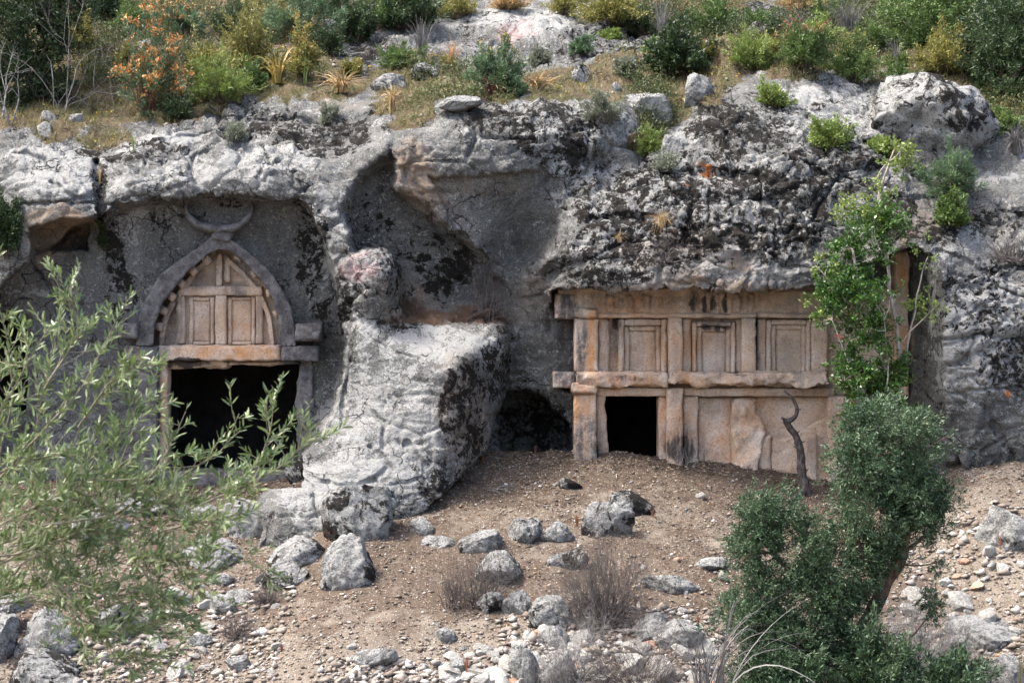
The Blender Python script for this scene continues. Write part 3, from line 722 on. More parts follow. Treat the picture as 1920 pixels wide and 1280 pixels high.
SEED = [100]
def stone_piece(root, name, x0, y0, x1, y1, Yf, Yb, amp=0.012, chip=0.02, cell=0.04, deform=None, mat=None, grey=0.0, under=None):
    """a worn block: photo pixels of its front face, front and back depth"""
    SEED[0] += 1
    sd = SEED[0]
    w, h, d = (x1 - x0) / 110, (y1 - y0) / 110, Yb - Yf
    n = lambda L, m: int(np.clip(round(L / cell), 1, m))
    nx, nz, ny = n(w, 60), n(h, 40), n(d, 6)
    U, F = lattice_box(max(nx, 2), max(ny, 2), max(nz, 2))
    px = x0 + U[:, 0] * (x1 - x0); py = y1 - U[:, 2] * (y1 - y0); Y = Yf + U[:, 1] * (Yb - Yf)
    if deform is not None:
        px, py, Y = deform(U, px, py, Y)
    s = (D0 + Yf) / KPX
    V = np.stack([(px - 960) * s, Y, (640 - py) * s], -1)
    # chipped edges: vertices on two faces at once are pulled in
    ext = (np.minimum(U, 1 - U) < 1e-6)
    ext[:, 1] &= U[:, 1] < 0.5
    c = V.mean(0)
    edge = ext.sum(1) >= 2
    nz_ = np.clip(0.35 + 1.0 * fbm(V * 7 + sd * 3.1, 3, 81), 0, 1.3) * chip
    inward = np.sign(c - V) * ext
    V = V + inward * (edge * nz_)[:, None]
    front = (U[:, 1] < 0.999)
    disp = np.stack([fbm(V * 4.5 + 5 * k, 5, 83 + k, 0.62) for k in range(3)], -1) * amp * 1.5
    V = V + disp * front[:, None]
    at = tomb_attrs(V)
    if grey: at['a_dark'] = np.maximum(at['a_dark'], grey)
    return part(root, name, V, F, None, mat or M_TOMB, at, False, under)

def swept_band(root, name, outer, inner, Yf, Yb, n=70, mat=None, amp=0.012, grey=0.0):
    """a curved band between two polylines (photo pixels)"""
    def res(pl, n):
        pl = np.array(pl, float)
        d = np.concatenate([[0], np.cumsum(np.hypot(*np.diff(pl, axis=0).T))])
        t = np.linspace(0, d[-1], n)
        # smooth by averaging
        a = np.stack([np.interp(t, d, pl[:, 0]), np.interp(t, d, pl[:, 1])], -1)
        for _ in range(2):
            a[1:-1] = (a[:-2] + 2 * a[1:-1] + a[2:]) / 4
        return a
    A, B = res(outer, n), res(inner, n)
    m = 8
    rows = []
    for Yk in np.linspace(Yb, Yf, 3)[:-1]:
        rows.append(P(A[:, 0], A[:, 1], Yk))
    for t in np.linspace(0, 1, m):
        q = A * (1 - t) + B * t
        rows.append(P(q[:, 0], q[:, 1], Yf))
    for Yk in np.linspace(Yf, Yb, 3)[1:]:
        rows.append(P(B[:, 0], B[:, 1], Yk))
    V = np.stack(rows, 0)
    V = V + np.stack([fbm(V * 5.0 + 5 * k, 5, 183 + k, 0.65) for k in range(3)], -1) * amp
    R = len(rows)
    idx = np.arange(R * n).reshape(R, n)
    F = np.stack([idx[:-1, :-1], idx[1:, :-1], idx[1:, 1:], idx[:-1, 1:]], -1).reshape(-1, 4)
    caps = []
    for e in (0, n - 1):
        for r in range(R // 2):
            if r + 1 <= R - 2 - r:
                caps.append((idx[r, e], idx[r + 1, e], idx[R - 2 - r, e], idx[R - 1 - r, e]))
    caps = [c for c in caps if len(set(c)) == 4]
    F = np.concatenate([F, np.array(caps)])
    V = V.reshape(-1, 3)
    at = tomb_attrs(V)
    if grey: at['a_dark'] = np.maximum(at['a_dark'], grey)
    return part(root, name, V, F, None, mat or M_TOMB, at, False)

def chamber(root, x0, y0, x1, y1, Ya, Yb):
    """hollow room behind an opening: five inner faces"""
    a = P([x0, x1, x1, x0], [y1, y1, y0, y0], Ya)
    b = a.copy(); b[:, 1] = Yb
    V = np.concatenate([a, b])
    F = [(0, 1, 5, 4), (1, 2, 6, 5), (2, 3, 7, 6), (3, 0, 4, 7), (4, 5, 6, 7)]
    return part(root, 'burial_chamber', V, F, None, M_CHAMBER_SHADE)

# ---- house tomb with three panels
T = thing('rock_tomb', 'ochre house-shaped rock tomb with three square panels above a low black doorway', 'rock tomb', P(1190, 860, 0.0))
sp = lambda *a, **k: stone_piece(T, *a, **k)
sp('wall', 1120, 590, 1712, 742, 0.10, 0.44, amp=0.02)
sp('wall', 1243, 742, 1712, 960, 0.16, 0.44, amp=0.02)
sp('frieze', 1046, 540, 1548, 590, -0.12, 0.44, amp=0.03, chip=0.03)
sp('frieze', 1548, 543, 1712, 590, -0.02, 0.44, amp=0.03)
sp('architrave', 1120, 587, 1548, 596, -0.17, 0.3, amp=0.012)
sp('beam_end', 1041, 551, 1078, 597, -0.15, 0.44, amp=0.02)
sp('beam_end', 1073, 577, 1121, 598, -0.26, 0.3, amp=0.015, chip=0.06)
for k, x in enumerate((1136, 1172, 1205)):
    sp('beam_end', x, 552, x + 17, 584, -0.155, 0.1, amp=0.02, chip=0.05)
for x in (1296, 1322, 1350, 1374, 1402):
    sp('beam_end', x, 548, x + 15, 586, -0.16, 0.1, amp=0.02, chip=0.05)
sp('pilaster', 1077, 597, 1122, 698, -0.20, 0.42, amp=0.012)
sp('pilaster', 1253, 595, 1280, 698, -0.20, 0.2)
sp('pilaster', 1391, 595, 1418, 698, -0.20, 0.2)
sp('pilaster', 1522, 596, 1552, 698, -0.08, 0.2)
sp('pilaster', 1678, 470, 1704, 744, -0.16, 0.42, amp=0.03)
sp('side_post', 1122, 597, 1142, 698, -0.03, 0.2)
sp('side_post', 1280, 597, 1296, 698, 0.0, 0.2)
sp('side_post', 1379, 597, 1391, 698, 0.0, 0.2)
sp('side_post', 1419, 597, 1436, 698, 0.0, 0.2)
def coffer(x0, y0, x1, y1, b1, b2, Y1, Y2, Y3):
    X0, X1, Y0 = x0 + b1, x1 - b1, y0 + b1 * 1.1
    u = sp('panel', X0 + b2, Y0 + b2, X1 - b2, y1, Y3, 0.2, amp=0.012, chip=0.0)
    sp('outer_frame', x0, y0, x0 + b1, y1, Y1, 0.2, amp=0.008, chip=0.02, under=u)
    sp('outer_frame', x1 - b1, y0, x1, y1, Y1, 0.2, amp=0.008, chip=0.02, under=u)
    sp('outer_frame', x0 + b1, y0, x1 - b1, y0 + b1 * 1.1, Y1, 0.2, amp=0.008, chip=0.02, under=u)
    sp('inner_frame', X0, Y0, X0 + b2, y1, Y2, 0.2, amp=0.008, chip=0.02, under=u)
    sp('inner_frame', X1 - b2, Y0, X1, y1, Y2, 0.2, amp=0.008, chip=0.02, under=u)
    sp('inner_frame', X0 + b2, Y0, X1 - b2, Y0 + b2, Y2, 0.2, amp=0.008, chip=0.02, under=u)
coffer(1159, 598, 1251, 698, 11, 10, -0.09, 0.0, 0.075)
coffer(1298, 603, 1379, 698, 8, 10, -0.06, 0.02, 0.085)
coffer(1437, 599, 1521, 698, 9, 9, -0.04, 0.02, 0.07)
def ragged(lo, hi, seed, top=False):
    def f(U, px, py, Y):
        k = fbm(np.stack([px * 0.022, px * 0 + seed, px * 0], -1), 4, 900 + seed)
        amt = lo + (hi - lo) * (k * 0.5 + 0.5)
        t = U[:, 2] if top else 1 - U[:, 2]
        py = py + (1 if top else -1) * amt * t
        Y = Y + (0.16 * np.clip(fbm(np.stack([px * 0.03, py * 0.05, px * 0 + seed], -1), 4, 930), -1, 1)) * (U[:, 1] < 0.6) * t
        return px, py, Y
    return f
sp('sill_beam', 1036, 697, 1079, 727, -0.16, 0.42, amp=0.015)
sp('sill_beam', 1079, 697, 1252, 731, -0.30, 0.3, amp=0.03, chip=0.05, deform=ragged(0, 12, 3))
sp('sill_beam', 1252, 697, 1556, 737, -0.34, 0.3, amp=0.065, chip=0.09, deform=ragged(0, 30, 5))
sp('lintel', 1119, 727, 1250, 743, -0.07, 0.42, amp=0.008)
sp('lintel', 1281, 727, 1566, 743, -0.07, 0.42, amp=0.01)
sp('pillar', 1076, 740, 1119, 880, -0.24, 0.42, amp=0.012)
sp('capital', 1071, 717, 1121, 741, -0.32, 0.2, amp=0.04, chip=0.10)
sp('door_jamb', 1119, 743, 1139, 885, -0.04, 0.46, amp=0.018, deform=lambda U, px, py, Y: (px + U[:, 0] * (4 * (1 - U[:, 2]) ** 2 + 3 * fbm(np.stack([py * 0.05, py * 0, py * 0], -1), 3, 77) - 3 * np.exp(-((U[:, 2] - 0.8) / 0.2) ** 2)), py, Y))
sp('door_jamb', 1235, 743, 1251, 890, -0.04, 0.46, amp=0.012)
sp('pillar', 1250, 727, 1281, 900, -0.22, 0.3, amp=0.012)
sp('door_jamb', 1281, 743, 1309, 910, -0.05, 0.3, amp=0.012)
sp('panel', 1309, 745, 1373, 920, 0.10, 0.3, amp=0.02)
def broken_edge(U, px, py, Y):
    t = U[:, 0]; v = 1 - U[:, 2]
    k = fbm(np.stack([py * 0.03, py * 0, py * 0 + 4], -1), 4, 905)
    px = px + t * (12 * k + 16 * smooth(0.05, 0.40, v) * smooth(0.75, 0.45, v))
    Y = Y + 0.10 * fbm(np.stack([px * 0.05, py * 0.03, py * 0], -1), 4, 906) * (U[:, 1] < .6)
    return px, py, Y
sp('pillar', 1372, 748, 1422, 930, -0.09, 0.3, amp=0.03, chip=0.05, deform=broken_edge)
sp('side_post', 1424, 815, 1447, 930, -0.02, 0.3, amp=0.02, chip=0.05)
def hollow_top(U, px, py, Y):
    yt = np.interp(px, [1447, 1462, 1480, 1505, 1540, 1566], [816, 822, 820, 806, 784, 772])
    return px, py + (yt - 745) * U[:, 2] * 1.0, Y
sp('panel', 1447, 745, 1566, 940, 0.03, 0.3, amp=0.02, chip=0.03, deform=hollow_top)
sp('pillar', 1516, 812, 1533, 940, -0.05, 0.2, amp=0.012)
sp('pillar', 1552, 743, 1590, 940, -0.16, 0.3, amp=0.02)
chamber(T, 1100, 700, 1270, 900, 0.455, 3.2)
# rounded log ends under the rock brow
for k in range(8):
    cx, cy, r = 1350 + 16.5 * k, 529 + 0.6 * k + (k * 37 % 5) * .5, 7.0 + (k * 53 % 4) * .6
    th = np.linspace(0, 2 * np.pi, 13)[:-1]
    f = P(cx + r * np.cos(th), cy + r * np.sin(th), -1.09 + 0.02 * (k * 29 % 3))
    b = f.copy(); b[:, 1] = -0.5
    fr = f * 0.985 + f.mean(0) * 0.015
    V = np.concatenate([[f.mean(0) + [0, -0.012, 0]], f + np.random.default_rng(k).normal(0, .006, f.shape), b])
    tris = [(0, 1 + (i + 1) % 12, 1 + i) for i in range(12)]
    qs = [(1 + i, 1 + (i + 1) % 12, 13 + (i + 1) % 12, 13 + i) for i in range(12)]
    part(T, 'log_end', V, qs, tris, M_TOMB, tomb_attrs(V))

# ---- arched tomb with horns
A_ = thing('rock_tomb', 'rock tomb with a pointed arch, carved bull horns above and a wide black opening', 'rock tomb', P(430, 890, 0.4))
sp = lambda *a, **k: stone_piece(A_, *a, **k)
sp('tympanum', 270, 466, 552, 650, 0.60, 0.80, amp=0.02)
OL = [(408,436),(372,464),(332,490),(303,513),(274,557),(258,605),(254,648)]
IL = [(410,466),(388,478),(356,504),(331,533),(308,562),(291,604),(286,648)]
OR = [(408,436),(432,449),(458,466),(482,486),(508,512),(524,534),(546,576),(553,618),(554,648)]
IR = [(410,466),(430,469),(450,484),(471,503),(494,530),(506,548),(521,592),(526,625),(527,648)]
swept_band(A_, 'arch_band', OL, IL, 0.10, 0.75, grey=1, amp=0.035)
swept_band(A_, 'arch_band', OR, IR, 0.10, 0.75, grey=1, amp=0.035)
def arch_pt(side, t):
    pl = np.array(IL if side < 0 else IR, float)
    d = np.concatenate([[0], np.cumsum(np.hypot(*np.diff(pl, axis=0).T))])
    x, y = np.interp(t * d[-1], d, pl[:, 0]), np.interp(t * d[-1], d, pl[:, 1])
    x2, y2 = np.interp(t * d[-1] + 3, d, pl[:, 0]), np.interp(t * d[-1] + 3, d, pl[:, 1])
    e = np.array([x2 - x, y2 - y]); e /= np.hypot(*e) + 1e-9
    return np.array([x, y]), e
for side, ts in ((-1, (0.14, 0.28, 0.42, 0.56, 0.70, 0.84)), (1, (0.18, 0.36, 0.56, 0.74))):
    for t in ts:
        c, e = arch_pt(side, t)
        nrm = np.array([e[1], -e[0]]) * (1 if side > 0 else -1)
        if nrm[0] * side > 0: nrm = -nrm
        hw, th = 7.0, (13 if side < 0 else 7)
        f = np.array([c - e * hw, c + e * hw, c + e * hw + nrm * th, c - e * hw + nrm * th])
        fr = P(f[:, 0], f[:, 1], 0.30); bk = fr.copy(); bk[:, 1] = 0.7
        V = np.concatenate([fr, bk]) + np.random.default_rng(int(t * 100) + side).normal(0, 0.008, (8, 3))
        part(A_, 'beam_end', V, [(0, 1, 2, 3), (4, 7, 6, 5), (0, 4, 5, 1), (1, 5, 6, 2), (2, 6, 7, 3), (3, 7, 4, 0)], None, M_TOMB, tomb_attrs(V))
# inner curved rib left
swept_band(A_, 'arch_rib', [(388,482),(358,512),(338,540),(312,575),(300,612),(298,647)], [(392,490),(366,516),(346,546),(322,580),(309,614),(307,647)], 0.42, 0.7, 16)
swept_band(A_, 'arch_rib', [(424,480),(446,498),(468,522),(490,548),(508,590),(515,647)], [(420,488),(440,504),(461,526),(482,552),(500,592),(507,647)], 0.46, 0.7, 16)
sp('cross_beam', 336, 536, 492, 554, 0.44, 0.7, amp=0.012)
sp('post', 403, 554, 424, 647, 0.45, 0.7, amp=0.01)
sp('post', 405, 474, 416, 537, 0.47, 0.7, amp=0.01)
sp('post', 419, 476, 431, 530, 0.49, 0.7, amp=0.012, chip=0.04)
sp('post', 331, 554, 346, 645, 0.46, 0.7, amp=0.012)
sp('post', 479, 554, 492, 645, 0.46, 0.7, amp=0.012)
for x0, x1 in ((354, 402), (426, 479)):
    u = sp('panel', x0 + 8, 563, x1 - 8, 640, 0.57, 0.7, amp=0.014, chip=0)
    sp('panel_frame', x0, 556, x0 + 8, 646, 0.52, 0.7, amp=0.008, under=u)
    sp('panel_frame', x1 - 8, 556, x1, 646, 0.52, 0.7, amp=0.008, under=u)
    sp('panel_frame', x0 + 8, 556, x1 - 8, 563, 0.52, 0.7, amp=0.008, under=u)
    sp('panel_frame', x0 + 8, 640, x1 - 8, 647, 0.52, 0.7, amp=0.008, under=u)
sp('sill_beam', 293, 647, 527, 676, 0.28, 0.8, amp=0.02, chip=0.03)
sp('lintel', 308, 676, 430, 697, 0.46, 0.8, amp=0.02, chip=0.05, deform=ragged(0, 20, 8))
sp('lintel', 430, 676, 566, 690, 0.50, 0.8, amp=0.02, chip=0.05, deform=ragged(0, 14, 9))
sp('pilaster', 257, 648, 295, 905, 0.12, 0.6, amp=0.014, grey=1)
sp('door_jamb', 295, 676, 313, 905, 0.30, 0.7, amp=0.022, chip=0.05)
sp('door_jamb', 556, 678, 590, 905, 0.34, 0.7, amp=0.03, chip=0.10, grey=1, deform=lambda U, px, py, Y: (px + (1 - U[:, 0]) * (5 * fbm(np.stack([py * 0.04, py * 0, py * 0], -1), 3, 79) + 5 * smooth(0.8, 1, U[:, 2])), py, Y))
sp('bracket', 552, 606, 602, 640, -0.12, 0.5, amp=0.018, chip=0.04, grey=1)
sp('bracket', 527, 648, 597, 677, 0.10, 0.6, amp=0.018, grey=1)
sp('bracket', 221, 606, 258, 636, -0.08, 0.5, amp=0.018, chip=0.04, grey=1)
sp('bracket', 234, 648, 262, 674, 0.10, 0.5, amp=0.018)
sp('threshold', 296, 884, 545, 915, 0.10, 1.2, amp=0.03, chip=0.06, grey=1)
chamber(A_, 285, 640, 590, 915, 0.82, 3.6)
# horns: a crescent in half relief
hp = np.array([(349,374),(348,390),(354,406),(367,419),(385,427),(410,430),(436,428),(454,420),(466,406),(473,391),(471,375)], float)
hr = np.array([1.5, 4, 6.5, 8, 8.5, 9, 8.5, 8, 6.5, 4, 1.5])
t = np.linspace(0, 10, 41)
hx, hy, hrr = [np.interp(t, np.arange(11), a) for a in (hp[:, 0], hp[:, 1], hr)]
V = []
for i in range(41):
    i0, i1 = max(i - 1, 0), min(i + 1, 40)
    e = np.array([hx[i1] - hx[i0], hy[i1] - hy[i0]]); e /= np.hypot(*e)
    nn = np.array([-e[1], e[0]])
    for a in np.linspace(0, 2 * np.pi, 11)[:-1]:
        V.append(P(hx[i] + nn[0] * hrr[i] * math.cos(a), hy[i] + nn[1] * hrr[i] * math.cos(a), 0.16 - 0.30 * math.sin(a) * hrr[i] / 13))
V = np.array(V); V += np.stack([fbm(V * 5 + 7 * k, 3, 190 + k) for k in range(3)], -1) * 0.012
idx = np.arange(410).reshape(41, 10)
F = [(idx[i, j], idx[i + 1, j], idx[i + 1, (j + 1) % 10], idx[i, (j + 1) % 10]) for i in range(40) for j in range(10)]
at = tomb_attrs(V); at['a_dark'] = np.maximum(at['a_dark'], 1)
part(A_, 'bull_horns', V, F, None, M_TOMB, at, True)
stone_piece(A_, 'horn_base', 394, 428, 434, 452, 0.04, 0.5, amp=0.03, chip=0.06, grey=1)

# ---- third tomb, only its dark opening in view
E_ = thing('rock_tomb', 'square black tomb opening at the edge of the photo, behind the olive twigs', 'rock tomb', P(0, 775, 0.8))
stone_piece(E_, 'door_jamb', 50, 586, 66, 800, 0.62, 0.9, amp=0.02, chip=0.05, grey=1)
stone_piece(E_, 'lintel', -90, 574, 66, 594, 0.60, 0.9, amp=0.02, chip=0.05, grey=1)
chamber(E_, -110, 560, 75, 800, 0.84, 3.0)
# ------------------------------------------------------------------ plants
RNG = np.random.default_rng(5)
def unit(v):
    return v / (np.linalg.norm(v, axis=-1, keepdims=True) + 1e-9)

def leaves(B, D, L, W, rng, fold=0.25, six=False, droop=0.0):
    """leaf blades: base points B, directions D, lengths L, widths W"""
    n = len(B)
    D = unit(D)
    R = unit(np.cross(D, unit(rng.normal(size=(n, 3)) + [0, 0, 0.6])))
    N = np.cross(R, D)
    L = np.broadcast_to(L, n)[:, None]; W = np.broadcast_to(W, n)[:, None]
    tip = B + D * L + np.array([0, 0, -1.0]) * droop * L
    if not six:
        m = B + D * L * 0.5 + N * W * fold
        V = np.stack([B, m - R * W * .5, tip, m + R * W * .5], 1)
        Q = np.arange(n)[:, None] * 4 + np.array([[0, 1, 2, 3]])
        return V.reshape(-1, 3), Q, np.repeat(rng.random(n), 4)
    a = B + D * L * 0.3; b = B + D * L * 0.72
    V = np.stack([B, a - R * W * .5 + N * W * fold, b - R * W * .42 + N * W * fold, tip, b + R * W * .42 + N * W * fold, a + R * W * .5 + N * W * fold], 1)
    k = np.arange(n)[:, None] * 6
    Q = np.concatenate([k + np.array([[0, 1, 2, 3]]), k + np.array([[0, 3, 4, 5]])])
    return V.reshape(-1, 3), Q, np.repeat(rng.random(n), 6)

def sticks(segs, sides=3):
    """thin tapering prisms: rows of (p0, p1, r0, r1)"""
    a = np.array([s[0] for s in segs]); b = np.array([s[1] for s in segs])
    r0 = np.array([s[2] for s in segs]); r1 = np.array([s[3] for s in segs])
    d = unit(b - a)
    ref = np.where(np.abs(d[:, 2:3]) > 0.9, np.array([[1.0, 0, 0]]), np.array([[0, 0, 1.0]]))
    u = unit(np.cross(d, ref)); w = np.cross(d, u)
    th = np.arange(sides) * 2 * np.pi / sides
    ring = u[:, None] * np.cos(th)[None, :, None] + w[:, None] * np.sin(th)[None, :, None]
    V = np.concatenate([a[:, None] + ring * r0[:, None, None], b[:, None] + ring * r1[:, None, None]], 1)
    k = np.arange(len(a))[:, None, None] * 2 * sides
    j = np.arange(sides); j2 = (j + 1) % sides
    Q = k + np.stack([j, j2, j2 + sides, j + sides], -1)[None]
    return V.reshape(-1, 3), Q.reshape(-1, 4)

def limb(pts, r0, r1, n=None, sides=7, wob=0.0, rng=RNG, knots=0.0):
    """a smooth tapering tube through points; returns V, Q and the centre line"""
    pts = np.array(pts, float)
    d = np.concatenate([[0], np.cumsum(np.linalg.norm(np.diff(pts, axis=0), axis=1))])
    n = n or max(6, int(d[-1] / 0.06))
    t = np.linspace(0, d[-1], n)
    c = np.stack([np.interp(t, d, pts[:, k]) for k in range(3)], -1)
    for _ in range(3):
        c[1:-1] = (c[:-2] + 2 * c[1:-1] + c[2:]) / 4
    if wob: c = c + np.stack([vnoise(np.stack([t * 4 + 9 * k, t * 0 + 3.3, t * 0 + rng.random() * 50], -1), 7) for k in range(3)], -1) * wob
    r = np.linspace(r0, r1, n)
    e = unit(np.gradient(c, axis=0))
    ref = np.array([0.3, 1.0, 0.2])
    u = unit(np.cross(e, ref)); w = np.cross(e, u)
    th = np.arange(sides) * 2 * np.pi / sides
    rr = r[:, None] * (1 + knots * fbm(np.stack([t[:, None] * 9 + 0 * th, np.cos(th)[None] * 1.5 + 0 * t[:, None], np.sin(th)[None] * 1.5 + 0 * t[:, None]], -1), 3, 5))
    V = c[:, None] + (u[:, None] * np.cos(th)[None, :, None] + w[:, None] * np.sin(th)[None, :, None]) * rr[..., None]
    idx = np.arange(n * sides).reshape(n, sides)
    Q = np.stack([idx[:-1], np.roll(idx, -1, 1)[:-1], np.roll(idx, -1, 1)[1:], idx[1:]], -1).reshape(-1, 4)
    cap = [(idx[-1, 0], idx[-1, i], idx[-1, i + 1], idx[-1, min(i + 2, sides - 1)]) for i in range(1, sides - 2, 2)]
    Q = np.concatenate([Q, np.array([q for q in cap if len(set(q)) == 4]).reshape(-1, 4)])
    return V.reshape(-1, 3), Q, c

def merge(parts):
    V, Q, off = [], [], 0
    for v, q in parts:
        V.append(v); Q.append(np.asarray(q) + off); off += len(v)
    return np.concatenate(V), np.concatenate(Q)

G_ = lambda *s: [(p, c) for p, c in s]
LM = {
 'green': leaf_material('leaf_fresh_green', G_((0, (0.045, 0.085, 0.022)), (0.5, (0.085, 0.14, 0.036)), (1, (0.15, 0.20, 0.060)))),
 'light': leaf_material('leaf_light_green', G_((0, (0.10, 0.155, 0.032)), (0.5, (0.165, 0.225, 0.052)), (1, (0.25, 0.30, 0.080)))),
 'olivegreen': leaf_material('leaf_yellow_olive', G_((0, (0.10, 0.105, 0.026)), (0.5, (0.195, 0.19, 0.050)), (1, (0.32, 0.28, 0.080)))),
 'dark': leaf_material('leaf_dark_green', G_((0, (0.018, 0.034, 0.014)), (0.6, (0.040, 0.068, 0.024)), (1, (0.085, 0.11, 0.045)))),
 'euph': leaf_material('leaf_blue_green', G_((0, (0.055, 0.10, 0.050)), (0.5, (0.090, 0.15, 0.075)), (1, (0.15, 0.21, 0.095)))),
 'grey': leaf_material('leaf_grey_green', G_((0, (0.10, 0.115, 0.075)), (1, (0.24, 0.26, 0.19)))),
 'orange': leaf_material('flower_rust_orange', G_((0, (0.34, 0.13, 0.040)), (0.6, (0.52, 0.23, 0.075)), (1, (0.50, 0.34, 0.12)))),
 'yellow': leaf_material('leaf_yellowing', G_((0, (0.20, 0.16, 0.040)), (0.5, (0.36, 0.27, 0.070)), (1, (0.46, 0.33, 0.12)))),
 'straw': leaf_material('dry_straw', G_((0, (0.22, 0.15, 0.070)), (0.5, (0.40, 0.27, 0.12)), (1, (0.55, 0.42, 0.23)))),
 'grass': leaf_material('dry_grass', G_((0, (0.09, 0.105, 0.030)), (0.5, (0.20, 0.175, 0.070)), (1, (0.34, 0.27, 0.14)))),
 'scrub': leaf_material('undergrowth_leaf', G_((0, (0.024, 0.036, 0.013)), (0.45, (0.060, 0.080, 0.026)), (0.75, (0.115, 0.125, 0.042)), (1, (0.20, 0.17, 0.075)))),
 'ashgrass': leaf_material('dead_grey_blade', G_((0, (0.06, 0.056, 0.052)), (0.6, (0.14, 0.132, 0.125)), (1, (0.25, 0.24, 0.225)))),
 'juniper': leaf_material('juniper_needles', G_((0, (0.016, 0.038, 0.016)), (0.5, (0.046, 0.086, 0.038)), (1, (0.150, 0.205, 0.110))), 0.45, 0.15),
 'oak': leaf_material('glossy_green_leaf', G_((0, (0.028, 0.070, 0.012)), (0.6, (0.060, 0.13, 0.022)), (1, (0.13, 0.20, 0.045))), 0.33, 0.25, 0.5),
 'oliveleaf': leaf_material('olive_leaf', G_((0, (0.065, 0.105, 0.042)), (0.5, (0.135, 0.19, 0.070)), (0.85, (0.21, 0.265, 0.10)), (1, (0.30, 0.335, 0.21))), 0.38, 0.28, 0.45),
 'redweed': leaf_material('rusty_dead_weed', G_((0, (0.16, 0.055, 0.030)), (1, (0.34, 0.15, 0.085)))),
 'redpod': leaf_material('red_seed_pod', G_((0, (0.30, 0.04, 0.03)), (1, (0.42, 0.08, 0.05)))),
 'flower': leaf_material('yellow_petal', G_((0, (0.55, 0.40, 0.03)), (1, (0.70, 0.55, 0.06)))),
}
BK = {
 'brown': bark_material('brown_stem', (0.060, 0.042, 0.030), (0.13, 0.098, 0.075)),
 'grey': bark_material('dead_grey_twig', (0.11, 0.10, 0.092), (0.26, 0.25, 0.235)),
 'dry': bark_material('dry_brown_twig', (0.055, 0.046, 0.041), (0.15, 0.13, 0.118)),
 'red': bark_material('reddish_stem', (0.085, 0.030, 0.025), (0.16, 0.062, 0.045)),
 'pale': bark_material('pale_bark', (0.20, 0.17, 0.135), (0.38, 0.335, 0.28)),
 'olive': bark_material('olive_twig', (0.14, 0.125, 0.085), (0.27, 0.245, 0.17)),
 'black': bark_material('charred_bark', (0.020, 0.017, 0.016), (0.11, 0.095, 0.088), 28),
 'juniper': bark_material('juniper_bark', (0.055, 0.036, 0.027), (0.15, 0.098, 0.070), 24),
}

def px2m(b):
    return (D0 + b[1]) / KPX

def shrub(label, px, py, w, h, leaf, stem='brown', ns=70, nl=34, L=0.06, W=0.016, lean=(0, 0), spread=1.0, name='shrub', cat='shrub', group=None, at=None, tops=None, seed=None, bare=0.30, dense=0.55, droop=0.0, stemr=0.006):
    """a bushy plant: stems fan out of the base into an uneven dome and carry leaves on their upper part"""
    rng = np.random.default_rng(seed if seed is not None else int(px * 7 + py))
    b = S(px, py) if at is None else np.array(at, float)
    s = px2m(b)
    W2, H = w * s / 2, h * s
    root = thing(name, label, cat, b, group)
    nl = int(nl * 1.7); L = L * 1.3; W = W * 1.45; W2 *= 1.32; H *= 1.18; ns = int(ns * 1.3)
    d = rng.normal(size=(ns, 3)); d[:, 2] = np.abs(d[:, 2]) * 1.15 + 0.15
    d = unit(d)
    rad = (0.55 + 0.45 * rng.random(ns) ** 0.6) * (0.80 + 0.50 * vnoise(d * 2.1 + px, 3) + 0.25 * vnoise(d * 5.0 + py, 4))
    tip = d * rad[:, None] * np.array([W2 * spread, W2 * 0.85, H]) + np.array([lean[0] * s, 0, lean[1] * s])
    base = rng.normal(size=(ns, 3)) * np.array([W2 * 0.10, W2 * 0.10, 0]) + np.stack([tip[:, 0] * 0.18, tip[:, 1] * .18, tip[:, 2] * 0 - 0.03], -1)
    mid = base * 0.45 + tip * 0.55 + np.stack([-(tip[:, 0]) * 0.12, -(tip[:, 1]) * 0.12, H * 0.10 * np.ones(ns)], -1)
    segs, B, D = [], [], []
    K = 5
    for i in range(ns):
        tt = np.linspace(0, 1, K + 1)[:, None]
        c = (1 - tt) ** 2 * base[i] + 2 * tt * (1 - tt) * mid[i] + tt ** 2 * tip[i]
        c = c + b
        for k in range(K):
            segs.append((c[k], c[k + 1], stemr * (1 - 0.15 * k), stemr * (1 - 0.15 * (k + 1))))
        t = bare + (1 - bare) * rng.random(nl) ** dense
        tt = t[:, None]
        q = (1 - tt) ** 2 * base[i] + 2 * tt * (1 - tt) * mid[i] + tt ** 2 * tip[i] + b
        e = unit(tip[i] - mid[i])
        jit = rng.normal(size=(nl, 3))
        q = q + jit * (0.035 + 0.035 * W2) * (0.4 + 0.6 * (1 - tt))
        B.append(q); D.append(e * 0.75 + rng.normal(size=(nl, 3)) * 0.62 + [0, 0, 0.22])
    B = np.concatenate(B); D = np.concatenate(D)
    V, Q, var = leaves(B, D, L * rng.uniform(0.6, 1.25, len(B)), W * rng.uniform(0.8, 1.2, len(B)), rng, droop=droop)
    clump = 0.5 + 0.5 * fbm(np.repeat(B, 4, 0) * 3.5, 2, 8)
    part(root, 'foliage', V, Q, None, LM[leaf], {'var': np.clip(0.55 * var + 0.6 * clump - 0.08, 0, 1)})
    sv, sq = sticks(segs)
    part(root, 'stem', sv, sq, None, BK[stem])['kind'] = 'stuff'
    if tops:
        leaf2, frac, L2, W2_ = tops
        pick = np.argsort(-tip[:, 2] - 0.25 * H * rng.random(ns))[:int(ns * frac)]
        m = 22
        L2 = L2 * 1.3; W2_ = W2_ * 1.4
        Bt = np.repeat(tip[pick] + b, m, 0) + rng.normal(size=(len(pick) * m, 3)) * 0.045 + np.array([0, 0, 0.02])
        V, Q, var = leaves(Bt, rng.normal(size=Bt.shape) + [0, 0, 0.8], L2, W2_, rng)
        part(root, 'flower_head', V, Q, None, LM[leaf2], {'var': var})['kind'] = 'stuff'
    return root

